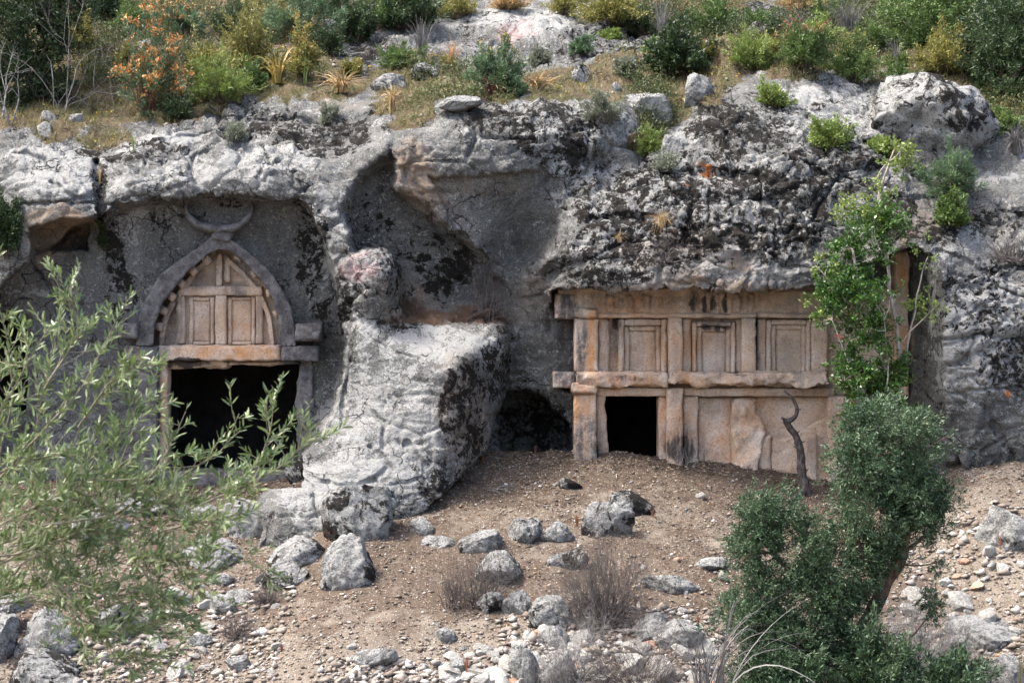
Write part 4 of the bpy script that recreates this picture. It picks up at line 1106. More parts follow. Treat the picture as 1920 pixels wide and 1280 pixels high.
def dead_shrub(label, px, py, w, h, bark='grey', seed=0, n=34, depth=4, r=0.007, name='dead_shrub', cat='shrub', at=None, flat=1.0, group=None, lean=(0, 0, 0), curl=0.35, dome=False):
    """a leafless tangle of forking twigs"""
    rng = np.random.default_rng(seed + int(px))
    b = S(px, py) if at is None else np.array(at, float)
    s = px2m(b)
    root = thing(name, label, cat, b, group)
    sc = np.array([w * s / 2, w * s / 2 * 0.8 * flat, h * s]) * 1.45; r = r * 2.1; n = int(n * 1.5)
    segs = []
    def grow(p, d, L, r, k):
        m = 3
        for _ in range(m):
            d = unit(d + rng.normal(size=3) * curl * 0.5 + np.array(lean) * 0.1)
            q = p + d * L / m
            segs.append((b + p * sc, b + q * sc, r, r * 0.88))
            p, r = q, r * 0.88
        if k > 0:
            for _ in range(rng.integers(2, 4)):
                grow(p, unit(d + rng.normal(size=3) * 0.62), L * rng.uniform(0.62, 0.85), r * 0.72, k - 1)
    for _ in range(n):
        d = rng.normal(size=3); d[2] = abs(d[2]) * (0.6 if dome else 0.9) + (0.05 if dome else 0.25)
        grow(np.array([rng.normal() * 0.12, rng.normal() * 0.12, -0.02]), unit(d + np.array(lean)), 0.42 * rng.uniform(0.7, 1.1), r, depth - 1)
    V, Q = sticks(segs)
    part(root, 'twig', V, Q, None, BK[bark])
    return root

def tuft(label, px, py, w, h, leaf='ashgrass', n=90, Wd=0.012, arch=0.8, seed=1, name='grass_tuft', cat='grass tuft', at=None, pn='blade', group=None, K=6, side=0.0):
    """long arching blades rising from one base, each a narrow folded strip"""
    rng = np.random.default_rng(seed + int(px * 3))
    b = S(px, py) if at is None else np.array(at, float)
    s = px2m(b)
    root = thing(name, label, cat, b, group)
    az = rng.random(n) * 2 * np.pi
    out = np.stack([np.cos(az) + side, np.sin(az) * 0.8, 0 * az], -1)
    H = h * s * rng.uniform(0.6, 1.05, n); R = w * s / 2 * rng.uniform(0.25, 1.0, n)
    t = np.linspace(0, 1, K + 1)
    base = b + rng.normal(size=(n, 3)) * [0.04, 0.04, 0] * (w * s)
    c = base[:, None] + out[:, None] * (R[:, None] * t[None] ** 1.6)[..., None]
    z = H[:, None] * (t[None] * (1 + arch * 0.55) - arch * 0.75 * t[None] ** 2.6 * rng.uniform(0.4, 1.5, n)[:, None])
    c[..., 2] += z
    e = unit(np.gradient(c, axis=1))
    u = unit(np.cross(e, out[:, None] + rng.normal(size=(n, 1, 3)) * 0.5))
    wd = Wd * (1 - 0.85 * t)[None, :, None] * rng.uniform(0.7, 1.3, n)[:, None, None]
    V = np.stack([c - u * wd / 2, c + np.cross(u, e) * wd * 0.3, c + u * wd / 2], 2)      # n, K+1, 3, xyz
    idx = np.arange(n * (K + 1) * 3).reshape(n, K + 1, 3)
    Q = np.concatenate([np.stack([idx[:, :-1, j], idx[:, :-1, j + 1], idx[:, 1:, j + 1], idx[:, 1:, j]], -1).reshape(-1, 4) for j in (0, 1)])
    part(root, pn, V.reshape(-1, 3), Q, None, LM[leaf], {'var': np.repeat(rng.random(n), (K + 1) * 3)})
    return root

def crown(blobs_, n_tufts, per, L, W, rng, shell=0.45, up=0.35, spread=0.75, tuft_r=0.05):
    """leafy tufts spread through several ellipsoids (centre, radii)"""
    vol = np.array([np.prod(r) ** 0.7 for _, r in blobs_])
    which = rng.choice(len(blobs_), n_tufts, p=vol / vol.sum())
    C = np.array([c for c, _ in blobs_])[which]; R = np.array([r for _, r in blobs_])[which]
    d = unit(rng.normal(size=(n_tufts, 3)))
    rad = rng.random(n_tufts) ** shell
    rad = rad * (0.86 + 0.30 * vnoise(d * 2.3 + which[:, None] * 3.1, 11) + 0.34 * vnoise(d * 6.0 + which[:, None] * 5.1, 14))
    p = C + d * rad[:, None] * R
    g = fbm(p * 4.0, 2, 12)
    g = g + 0.5 * vnoise(p * 9.0, 16)
    p = p[g > -0.22]; d = d[g > -0.22]
    axis = unit(d + rng.normal(size=d.shape) * 0.4 + [0, 0, up])
    B = np.repeat(p, per, 0) + np.repeat(axis, per, 0) * (rng.random((len(p) * per, 1)) * tuft_r) + rng.normal(size=(len(p) * per, 3)) * tuft_r * 0.35
    D = np.repeat(axis, per, 0) + rng.normal(size=B.shape) * spread
    V, Q, var = leaves(B, D, L * rng.uniform(0.6, 1.2, len(B)), W * rng.uniform(0.8, 1.2, len(B)), rng)
    cl = np.repeat(np.repeat(np.clip(0.5 + 0.7 * fbm(p * 2.2, 2, 13), 0, 1), per), 4)
    return V, Q, np.clip(0.6 * var + 0.45 * cl - 0.05, 0, 1), p
# ------------------------------------------------------------------ stones
import bmesh
def ico(sub):
    bm = bmesh.new(); bmesh.ops.create_icosphere(bm, subdivisions=sub, radius=1)
    V = np.array([v.co[:] for v in bm.verts]); F = np.array([[v.index for v in f.verts] for f in bm.faces]); bm.free()
    return V, F
ICO = {k: ico(k) for k in (1, 2, 3, 4, 5)}

def stone_shape(sub, rng, dims, facets=7, rough=0.10, cut=0.72, detail=0.05):
    V, F = ICO[sub]
    V = V.copy()
    off = rng.random(3) * 40
    V = V * (1 + (rough * 1.6 * fbm(V * 1.1 + off, 3, 5))[:, None])
    for _ in range(facets):
        n = unit(rng.normal(size=3)); c = rng.uniform(cut - 0.12, 0.95)
        d = V @ n
        V = V - (np.clip(d - c, 0, None) * 0.93)[:, None] * n
    if sub >= 3:
        nr = unit(V)
        c1, c2 = worley(V * 1.5 + off, 31, True)
        e1 = worley(V * 4.2 + off, 33)
        disp = detail * (1.1 * fbm(V * 2.6 + off, 5, 6, 0.68) + 0.9 * fbm(V * 8 + off, 3, 7, .6) - 1.0 * np.exp(-((c2 - c1) / 0.06) ** 2) + 0.7 * (e1 - .45)
                         - 2.6 * np.clip(fbm(V * 3.2 + off, 3, 9) - 0.20, 0, 1))
        V = V + nr * disp[:, None]
    lo, hi = V.min(0), V.max(0)
    V = (V - (lo + hi) / 2) / (hi - lo) * np.array(dims)
    return V, F

def rotz(V, a):
    c, s = math.cos(a), math.sin(a)
    return V @ np.array([[c, s, 0], [-s, c, 0], [0, 0, 1]])
def roty(V, a):
    c, s = math.cos(a), math.sin(a)
    return V @ np.array([[c, 0, -s], [0, 1, 0], [s, 0, c]])

def boulder(label, x0, y0, x1, y1, moss=0.35, seed=0, tilt=0.0, depth=0.8, name='boulder', cat='boulder', on='ground', group=None, sub=5, facets=10, cut=0.58, rough=0.12, mossy=None, detail=0.055, sink=0.28):
    """a weathered rock that fills the photo box x0..x1, y0..y1"""
    rng = np.random.default_rng(seed * 31 + int(x0 * 3 + y0))
    cx = (x0 + x1) / 2
    foot = y1 - (0.03 if isinstance(on, str) else 0.12) * (y1 - y0)
    b = np.array(on) if not isinstance(on, str) else (G(cx, foot) if on == 'ground' else S(cx, foot))
    s = px2m(b)
    w, h = (x1 - x0) * s, (y1 - y0) * s
    V, F = stone_shape(sub, rng, (1, 1, 1), facets + 4, rough, cut, detail)
    V = V * [w, w * depth, h * (1.0 + sink)]
    V = roty(V, tilt)
    lo, hi = V.min(0), V.max(0)
    dy = 0.36 * w * depth if isinstance(on, str) else 0.0
    top = P(cx, y0, b[1] + dy)[2] - b[2]
    low = -(sink + 0.12) * h if isinstance(on, str) else -0.05 * h
    w = (x1 - x0) * (D0 + b[1] + dy) / KPX
    V = (V - (lo + hi) / 2) / (hi - lo) * [w, hi[1] - lo[1], top - low]
    V = V + [P(cx, y0, b[1] + dy)[0] - b[0], dy, (top + low) / 2]
    a = np.clip(moss + 0.18 + 0.45 * fbm(V * 2.2 + seed, 3, 15), 0, 1)
    if mossy is not None:   # black crust thicker on one side: direction and amount
        dv, am = mossy
        a = np.clip(a + am * smooth(-0.1, 0.6, (V / np.array([w, w * depth, h])) @ unit(np.array(dv, float)) * 2), 0, 1)
    o = mesh_from(name, V + b, None, F, M_ROCK, None, {'a_moss_shade': a}, True, loc=b)
    return tag(o, label, cat, group)

boulder('big pale boulder freckled with black crust on its right half above the bare slope', 600, 998, 712, 1104, 0.22, 101, 0.25, 0.85, mossy=((1, -0.3, -0.2), 0.55), cut=0.78, facets=5)
boulder('egg-shaped grey boulder lying left of the big freckled boulder', 500, 1003, 612, 1066, 0.28, 2, -0.1, 0.8, mossy=((1, 0, 0.2), 0.3), rough=0.06, facets=4)
boulder('long low stone with black upper end under the egg-shaped boulder', 485, 1050, 588, 1102, 0.45, 3, -0.15, 0.7)
boulder('squarish block with a flat top at the foot of the sloping rock', 598, 905, 748, 1012, 0.33, 4, 0.05, 0.7, cut=0.58, facets=10, mossy=((-0.7, -0.6, -0.2), 0.3))
boulder('pale wedge-shaped rock left of the flat-topped block', 498, 920, 605, 1010, 0.05, 5, 0.5, 0.8, facets=9)
boulder('shaded grey boulder behind the olive twigs, left of the wedge-shaped rock', 412, 930, 505, 1010, 0.3, 6, 0.1, 0.8)
boulder('rounded grey boulder half covered by olive twigs in the middle of the slope', 338, 1000, 470, 1066, 0.15, 7, -0.05, 0.8, rough=0.06)
boulder('pointed pale stone with dark foot, first of the row above the bare slope', 952, 970, 1018, 1020, 0.28, 8, 0.45, 0.8, facets=9)
boulder('brownish half-buried stone between the pointed stone and the long arched rock', 1010, 974, 1082, 1016, 0.22, 9, 0.0, 0.8, rough=0.06)
boulder('long arched rock, highest of the row below the house tomb', 1085, 938, 1190, 1008, 0.38, 10, -0.42, 0.5, mossy=((0.3, -0.6, -0.7), 0.3))
boulder('dark beak-like end stone leaning on the long arched rock', 1142, 916, 1234, 968, 0.45, 11, 0.25, 0.6, mossy=((1, 0, 0.1), 0.5))
boulder('low brown-footed stone left of the pointed stone', 858, 992, 944, 1036, 0.18, 12, 0.05, 0.7, rough=0.07)
boulder('thin flat slab lying beside the low brown-footed stone', 788, 1003, 862, 1026, 0.2, 13, 0.1, 0.7)
boulder('small stone with dark underside right of the flat-topped block', 766, 968, 814, 1002, 0.3, 14, -0.1, 0.9)
boulder('lone dark brown stone on the litter before the low doorway', 1046, 894, 1092, 918, 0.55, 15, 0.1, 0.8, sub=4)
boulder('ragged grey rock with a black crest in the middle of the slope', 1016, 1028, 1104, 1068, 0.25, 16, -0.3, 0.6, mossy=((1, 0, 0.6), 0.5))
boulder('angular rock with a dark overhang behind the dry grey shrub', 880, 1030, 982, 1098, 0.35, 17, -0.25, 0.8, cut=0.6, facets=10, mossy=((0.3, -1, -0.5), 0.4))
boulder('black and white jagged stone below the angular rock', 892, 1108, 948, 1152, 0.5, 18, -0.3, 0.8, facets=10)
boulder('pale broken stone right of the jagged black and white stone', 940, 1104, 996, 1150, 0.12, 19, 0.3, 0.8, cut=0.6, facets=10)
boulder('dark-mouthed boulder beside the round dry shrub', 990, 1116, 1092, 1190, 0.45, 20, 0.1, 0.8, mossy=((0.8, -0.8, -0.4), 0.6))
boulder('grey stone with a slanting top below the round dry shrub', 1014, 1172, 1078, 1222, 0.12, 21, 0.5, 0.8, facets=9)
boulder('long flat grey slab right of the round dry shrub', 1196, 1076, 1312, 1114, 0.12, 22, 0.08, 0.5)
boulder('pale angular rock among the rubble at the bottom', 1165, 1146, 1262, 1204, 0.08, 23, -0.25, 0.8, cut=0.6, facets=10)
boulder('pale leaning rock beside the pale angular rock, partly behind grey stalks', 1222, 1160, 1322, 1220, 0.06, 24, -0.2, 0.8, cut=0.6, facets=10)
boulder('flat white stones lying clear on the slope beside the juniper', 1300, 1044, 1364, 1070, 0.0, 25, -0.1, 0.8, sub=4)
boulder('large grey slab stood on edge in the rubble at the bottom', 1010, 1218, 1086, 1300, 0.05, 26, 0.2, 0.6, cut=0.55, facets=10)
boulder('ribbed tan rock leaning on the grey upright slab', 952, 1206, 1016, 1290, 0.03, 27, -0.3, 0.7, cut=0.58, facets=11)
boulder('long pale stone lying alone on the lower bare ground', 652, 1212, 748, 1252, 0.12, 28, -0.28, 0.5)
boulder('upright grey stone at the bottom beside a dead stalk', 838, 1232, 878, 1266, 0.1, 29, 0.2, 0.8, sub=4)
boulder('crumbly tan lump on the lower bare ground', 814, 1176, 858, 1206, 0.08, 30, 0.0, 0.9, sub=4)
boulder('broad grey boulder at the right edge above the rubble', 1822, 944, 1960, 1034, 0.18, 31, 0.1, 0.8, rough=0.06)
boulder('wide white rock slab lying in the rubble at the lower right', 1772, 1152, 1930, 1216, 0.0, 32, 0.25, 0.9, cut=0.6, facets=11)
boulder('white rock under the wide slab at the lower right', 1830, 1222, 1930, 1300, 0.0, 33, 0.2, 0.8, cut=0.6, facets=11)
boulder('black-blotched boulder at the bottom under the olive foliage', 20, 1222, 152, 1300, 0.42, 34, 0.1, 0.8)
boulder('small pale stone perched on the black-blotched boulder', 44, 1212, 106, 1240, 0.05, 35, 0.1, 0.8, on=G(75, 1262) + np.array([0, 0, 0.22]))
boulder('large pale boulder with pitted face in the old wall under the olive', 36, 1138, 152, 1236, 0.18, 36, 0.35, 0.8, cut=0.62)
boulder('blocky tan stone of the old wall cut by the photo edge', -60, 1150, 34, 1246, 0.1, 37, 0.0, 0.8, cut=0.58, facets=10)
boulder('flat capping stone on the old wall at the photo edge', -40, 1112, 62, 1156, 0.2, 38, 0.0, 0.8, cut=0.58, on=G(10, 1180) + np.array([0, .05, 0.22]))
boulder('small brown wedge stone under the pitted boulder of the old wall', 26, 1186, 90, 1240, 0.1, 39, 0.2, 0.8, cut=0.6)
boulder('dark grey rough boulder behind drooping olive leaves', 178, 1128, 262, 1200, 0.35, 40, 0.1, 0.8)
boulder('pale stone right of the rough boulder under the olive', 250, 1146, 300, 1186, 0.1, 41, 0.1, 0.8)
boulder('white-topped stone on the left of the stony path', 392, 1112, 446, 1152, 0.05, 42, 0.2, 0.8)
boulder('flat grey stone above the white-topped stone', 412, 1104, 474, 1134, 0.2, 43, 0.0, 0.8)
boulder('low flat pale rock near the drooping olive twig', 386, 1074, 440, 1096, 0.05, 44, 0.0, 0.8)
boulder('low brown and grey stone beside the stony path', 350, 1186, 402, 1214, 0.3, 45, 0.05, 0.8)
boulder('pale block at the bottom of the stony path', 422, 1226, 470, 1262, 0.08, 46, -0.3, 0.8, cut=0.6)
boulder('grey stone at the foot of the third tomb behind the olive', 130, 955, 250, 1010, 0.15, 47, 0.0, 0.8)
boulder('broad pale rock behind olive twigs below the arched tomb', 200, 920, 330, 968, 0.08, 48, 0.0, 0.6)
boulder('low white rock below the threshold of the arched tomb', 330, 936, 430, 978, 0.05, 49, 0.1, 0.6)
boulder('dark rough rock beside the threshold of the arched tomb', 530, 858, 588, 905, 0.5, 50, 0.2, 0.8)
# rocks on the hillside
boulder('broad hump of grey rock on the hill below the dark green tree', 1606, 130, 1876, 330, 0.40, 60, 0.16, 0.9, name='rock_outcrop', cat='rock', on='cliff', mossy=((-0.3, -1, -0.6), 0.45), rough=0.2, facets=8, sink=0.15, detail=0.07)
boulder('upright grey boulder on the grass above the orange lichen', 1281, 138, 1342, 194, 0.12, 61, 0.1, 0.8, on='cliff', cut=0.62)
boulder('long loose slab resting on the brow of the centre rock', 814, 178, 906, 222, 0.15, 62, -0.3, 0.7, on=S(868, 214), cut=0.62)
boulder('grey block beside the yellow withered leaves on the ledge', 690, 138, 764, 168, 0.3, 63, 0.0, 0.7, on='cliff', cut=0.6)
boulder('dark stone under the grey dead grass', 770, 114, 824, 150, 0.45, 64, 0.0, 0.8, on='cliff')
boulder('little black-footed stone with a white top on the grassy ledge', 1064, 122, 1112, 154, 0.5, 65, 0.0, 0.8, on='cliff', mossy=((0, -0.3, -1), 0.5))
boulder('grey angular stone among pebbles above the left brow', 74, 206, 108, 234, 0.2, 66, 0.3, 0.8, on='cliff', sub=4)
boulder('thin tilted stone below the angular stone on the left brow', 70, 228, 102, 248, 0.2, 67, 0.4, 0.8, on='cliff', sub=4)
boulder('pale rounded stone right of the angular stone on the left brow', 130, 213, 162, 230, 0.1, 68, 0.1, 0.8, on='cliff', sub=4)
boulder('small white stone in the dry grass near the dark round bush', 1146, 153, 1166, 168, 0.0, 69, 0.1, 0.8, on='cliff', sub=4)
boulder('pale sloping slab at the grassy gully between the two big rocks', 1166, 172, 1262, 226, 0.0, 70, 0.55, 0.5, on='cliff', cut=0.6)
boulder('white broken stone at the lower end of the grassy gully', 1236, 252, 1292, 290, 0.08, 71, -0.4, 0.7, on='cliff', cut=0.6)

# many small stones: pale rubble, individually placed, grouped by where they lie
STONES = [stone_shape(2, np.random.default_rng(900 + k), (1, rng_w, rng_h), 12, 0.10, 0.60) for k, (rng_w, rng_h) in enumerate([(0.8, 0.6), (0.7, 0.5), (0.9, 0.7), (0.6, 0.45), (0.75, 0.35), (0.85, 0.55), (0.65, 0.6), (0.8, 0.42), (0.7, 0.65), (0.55, 0.5)])]
def loose_material(name, a, b):
    n = NT(name)
    info = n.n('ShaderNodeObjectInfo')
    c = n.mix(info.outputs['Random'], a, b)
    c = n.mix(n.math('MULTIPLY', n.step(n.noise(5, 6, 0.7), 0.42, 0.66), 0.6), c, (0.44, 0.425, 0.395))
    c = n.mix(n.math('MULTIPLY', n.step(n.noise(4, 7, 0.7), 0.60, 0.68), 0.8), c, (0.06, 0.052, 0.045))
    return n.finish(c, 0.93, n.bump(n.noise(9, 7, 0.7), 0.7, 0.12), 0.12)
M_LOOSE = loose_material('loose_pale_limestone', (0.21, 0.20, 0.175), (0.35, 0.34, 0.31))
M_TERRA = loose_material('loose_reddish_stone', (0.40, 0.20, 0.11), (0.42, 0.27, 0.18))
LOOSE_ME = {}
for k, (V, F) in enumerate(STONES):
    for mname, m in (('p', M_LOOSE), ('r', M_TERRA)):
        me = bpy.data.meshes.new('loose_stone')
        me.from_pydata(V.tolist(), [], F.tolist()); me.materials.append(m)
        me.polygons.foreach_set('use_smooth', np.zeros(len(F), bool))
        LOOSE_ME[(k, mname)] = me
LANDMARKS = [(656,1060,'big freckled boulder'),(556,1036,'egg-shaped boulder'),(672,960,'flat-topped block'),(405,1035,'olive-covered boulder'),(985,998,'pointed pale stone'),(1140,975,'long arched rock'),(900,1016,'low brown-footed stone'),(1068,908,'lone dark stone'),(1060,1050,'black-crested rock'),
    (930,1066,'angular rock'),(1040,1155,'dark-mouthed boulder'),(1045,1200,'slanting grey stone'),(1254,1096,'long flat slab'),(1215,1176,'pale angular rock'),(1275,1192,'pale leaning rock'),(1048,1258,'upright grey slab'),(984,1248,'ribbed tan rock'),(700,1232,'long pale stone'),(858,1250,'dead stalk'),(836,1192,'tan lump'),
    (1890,990,'broad grey boulder'),(1850,1185,'wide white slab'),(1880,1260,'white rock'),(86,1262,'black-blotched boulder'),(220,1164,'dark rough boulder'),(420,1132,'white-topped stone'),(448,1180,'dead stem clump'),(376,1200,'brown and grey stone'),(446,1244,'pale block'),(1330,1057,'flat white stones'),
    (1130,1110,'round dry shrub'),(1725,1200,'grey dry shrub'),(1800,1260,'lower dry shrub'),(1560,1270,'juniper foot'),(1185,850,'low doorway'),(1512,925,'crooked dead trunk'),(1350,1200,'grey stalks'),(1200,1250,'bottom dry shrub'),(540,1076,'black-ended low stone'),(920,1130,'jagged black stone')]
ORD = ['nearest', 'second', 'third', 'fourth', 'fifth', 'sixth', 'seventh', 'eighth', 'ninth', 'tenth', 'eleventh', 'twelfth']
LOOSE = []
def loose(n, box, size, group, seed, red=0.06, flat=1.0, bias=1.0, fits=None):
    rng = np.random.default_rng(seed)
    x0, y0, x1, y1 = box
    k = 0
    while k < n:
        px, py = rng.uniform(x0, x1), y0 + (y1 - y0) * rng.random() ** bias
        if fits and not fits(px, py): continue
        sz = rng.uniform(*size) * (0.55 + 0.9 * rng.random() ** 3)
        b = G(px, py); s = px2m(b) * sz
        r = rng.random() < red
        o = bpy.data.objects.new('stone', LOOSE_ME[(int(rng.integers(len(STONES))), 'r' if r else 'p')])
        o.location = b + np.array([0, 0, s * 0.10 * flat])
        o.rotation_euler = (rng.normal() * 0.35, rng.normal() * 0.35, rng.random() * 6.28)
        o.scale = (s, s * rng.uniform(0.8, 1.1), s * flat * rng.uniform(0.8, 1.1))
        COL.objects.link(o); tag(o, None, 'stone', group); k += 1
        dd, lx, ly, nm = min(((lx - px) ** 2 + (ly - py) ** 2, lx, ly, nm) for lx, ly, nm in LANDMARKS)
        rel = ('left of' if px < lx else 'right of') if abs(px - lx) > abs(py - ly) * 1.3 else ('above' if py < ly else 'below')
        LOOSE.append((f"{'small' if sz < 15 else ('large' if sz > 30 else 'mid-sized')} {'reddish' if r else 'pale'} loose stone {rel} the {nm}", dd, o))
def label_loose():
    from collections import defaultdict
    g = defaultdict(list)
    for lab, dd, o in LOOSE: g[lab].append((dd, o.name, o))
    for lab, lst in g.items():
        lst.sort()
        for i, (dd, _, o) in enumerate(lst):
            o['label'] = lab if len(lst) == 1 else (lab + (', nearest of its row' if i == 0 else f", {ORD[min(i, 11)]} in distance"))
loose(126, (830, 1165, 1345, 1295), (22, 66), 'rubble stones along the bottom edge', 11, 0.07, bias=0.6, fits=lambda x, y: y > 1165 + 0.22 * max(0, 1100 - x))
loose(42, (330, 1080, 520, 1275), (14, 34), 'stones left of the path', 12, 0.05)
loose(68, (1660, 1020, 1930, 1295), (18, 56), 'rubble stones right of the juniper', 13, 0.10, bias=0.7)
loose(20, (600, 1195, 860, 1285), (9, 24), 'small stones on the bare ground', 14, 0.05, bias=0.6)
loose(14, (830, 900, 1560, 1060), (9, 18), 'small stones on the litter', 15, 0.04)
loose(14, (1100, 1050, 1360, 1150), (12, 28), 'stones beside the juniper', 16, 0.15)
loose(16, (140, 1110, 470, 1290), (34, 62), 'stones of the tumbled wall under the olive', 17, 0.0)
label_loose()

# gravel: tens of thousands of tiny stones, one object
def scatter_mesh(C, size, rng, flat=0.6):
    V1, F1 = ICO[1]
    oct_ = np.array([[1, 0, 0], [-1, 0, 0], [0, 1, 0], [0, -1, 0], [0, 0, 1], [0, 0, -1]], float)
    of = np.array([[0, 2, 4], [2, 1, 4], [1, 3, 4], [3, 0, 4], [2, 0, 5], [1, 2, 5], [3, 1, 5], [0, 3, 5]])
    n = len(C)
    V = oct_[None] * (1 + 0.35 * rng.normal(size=(n, 6, 1)))
    V = V + 0.22 * rng.normal(size=(n, 6, 3))
    a = rng.random(n) * 6.28
    ca, sa = np.cos(a)[:, None], np.sin(a)[:, None]
    x, y = V[..., 0] * ca - V[..., 1] * sa, V[..., 0] * sa + V[..., 1] * ca
    V = np.stack([x, y, V[..., 2] * flat], -1) * (size * 0.5)[:, None, None]
    V = V + C[:, None]
    F = of[None] + (np.arange(n) * 6)[:, None, None]
    return V.reshape(-1, 3), F.reshape(-1, 3)
rng = np.random.default_rng(77)
n = 85000
gxr = rng.uniform(-10.5, 10.5, n); gyr = -rng.uniform(-0.2, 8.2, n)
rr_ = fbm(np.stack([gxr, gyr * 1.6, 0 * gxr], -1) * 2.2, 4, 59)
dens = 0.22 + 0.75 * rr_ + 0.55 * smooth(4.8, 6.6, -gyr) + 0.30 * smooth(5.0, 7.0, gxr) + 0.3 * fbm(np.stack([gxr, gyr, 0 * gxr], -1) * 0.9, 3, 55) + 0.25 * smooth(-3, -5, gxr)
keep = rng.random(n) < dens
gxr, gyr = gxr[keep], gyr[keep]
sz = 0.016 + 0.06 * rng.random(len(gxr)) ** 4 + 0.014 * rng.random(len(gxr))
C_ = np.stack([gxr, gyr, gz(gxr, gyr) + 0.006], -1)
V, F = scatter_mesh(C_, sz, rng)
n_ = NT('gravel_stone')
cg = n_.ramp(n_.attr('var'), [(0, (0.085, 0.066, 0.05)), (0.40, (0.165, 0.135, 0.107)), (0.80, (0.265, 0.235, 0.20)), (0.94, (0.42, 0.40, 0.365)), (0.97, (0.30, 0.165, 0.10))])
M_GRAVEL = n_.finish(cg, 0.95, None, 0.1)
gravel = mesh_from('gravel', V, None, F, M_GRAVEL, None, {'var': np.repeat(rng.random(len(C_)), 6)})
tag(gravel, 'fine pale gravel strewn over the brown slope', kind='stuff')
# mid-sized rubble too small and too many to tell apart, one object
n = 5200
rx = np.concatenate([rng.uniform(-2.6, 3.2, n), rng.uniform(5.4, 9.0, n // 2), rng.uniform(-6.2, -3.2, n // 2)])
ry = np.concatenate([-rng.uniform(5.2, 7.6, n), -rng.uniform(2.6, 7.4, n // 2), -rng.uniform(3.6, 7.4, n // 2)])
keep = (rng.random(len(rx)) < 0.45 + 0.7 * fbm(np.stack([rx, ry, 0 * rx], -1) * 1.3, 3, 58)) & ((rx > -0.2) | (rx < -3) | (ry < -6.6))
rx, ry = rx[keep], ry[keep]
V, F = scatter_mesh(np.stack([rx, ry, gz(rx, ry) + 0.015], -1), 0.05 + 0.15 * rng.random(len(rx)) ** 2.5, rng, 0.55)
tag(mesh_from('rubble', V, None, F, M_GRAVEL, None, {'var': np.repeat(rng.random(len(rx)) * .6 + .35, 6)}), 'heaped small rubble between the larger stones', kind='stuff')
# litter of dry leaves and twig bits
n = 75000
lx = rng.uniform(-8.5, 9.0, n); ly = -np.abs(rng.uniform(-0.6, 6.6, n))
keep = rng.random(n) < np.clip(0.35 + 0.5 * smooth(3.2, 0.8, -ly) + 0.5 * fbm(np.stack([lx, ly, 0 * lx], -1) * 0.8, 3, 57) + 0.3 * np.exp(-((lx + .7) / 1.4) ** 2 - ((-ly - 4) / 1.2) ** 2), 0.02, 1)
lx, ly = lx[keep], ly[keep]
B = np.stack([lx, ly, gz(lx, ly) + 0.016], -1)
D = rng.normal(size=B.shape) * [1, 1, 0.25]
V, Q, var = leaves(B, D, rng.uniform(0.025, 0.095, len(B)), rng.uniform(0.006, 0.02, len(B)), rng)
n_ = NT('dry_leaf_litter')
M_LITTER = n_.finish(n_.ramp(n_.attr('var'), [(0, (0.035, 0.024, 0.017)), (0.5, (0.105, 0.074, 0.050)), (0.8, (0.23, 0.175, 0.118)), (1, (0.38, 0.32, 0.23))]), 0.9, None, 0.1)
tag(mesh_from('leaf_litter', V, Q, None, M_LITTER, None, {'var': var}), 'brown leaf litter and twig bits on the slope', kind='stuff')
# ------------------------------------------------------------------ plants on the hillside
R_ = dict
# far left: dark tree with dead branches before it
def leafy_tree(label, name, cat, base, trunk_paths, blobs_px, leaf, bark, n_tufts, per, L, W, seed, Y=None, tuft_r=0.06, r0=0.05, shell=0.45, spread=0.75, up=0.35, twigs=60, group=None):
    """trunk and limbs given as photo polylines with depths; crown blobs as (px, py, rx, ry, Y, ry_depth)"""
    rng = np.random.default_rng(seed)
    root = thing(name, label, cat, base, group)
    tubes = []; lines = []
    for k, (pl, ra, rb) in enumerate(trunk_paths):
        pts = np.array([P(x, y, yy) for x, y, yy in pl])
        V, Q, c = limb(pts, ra, rb, wob=0.03, rng=rng, knots=0.12)
        tubes.append((V, Q)); lines.append(c)
    V, Q = merge(tubes)
    part(root, 'trunk', V, Q, None, BK[bark], None, True)
    bl = []
    for px, py, rx, ry, yy, rd in blobs_px:
        s = (D0 + yy) / KPX
        bl.append((P(px, py, yy), np.array([rx * s, rd, ry * s]) * 1.1))
    V, Q, var, tp = crown(bl, n_tufts, per, L, W, rng, shell, up, spread, tuft_r)
    part(root, 'crown', V, Q, None, LM[leaf], {'var': var})
    allc = np.concatenate(lines)
    segs = []
    for p in tp[rng.choice(len(tp), min(twigs, len(tp)), replace=False)]:
        j = np.argmin(np.linalg.norm(allc - p, axis=1) + 0.3 * np.abs(allc[:, 2] - p[2] + 0.2))
        a = allc[j]; m = (a + p) / 2 + rng.normal(size=3) * 0.04
        segs += [(a, m, 0.011, 0.008), (m, p, 0.008, 0.004)]
    if segs:
        V, Q = sticks(segs, 4)
        part(root, 'branch', V, Q, None, BK[bark])['kind'] = 'stuff'
    return root

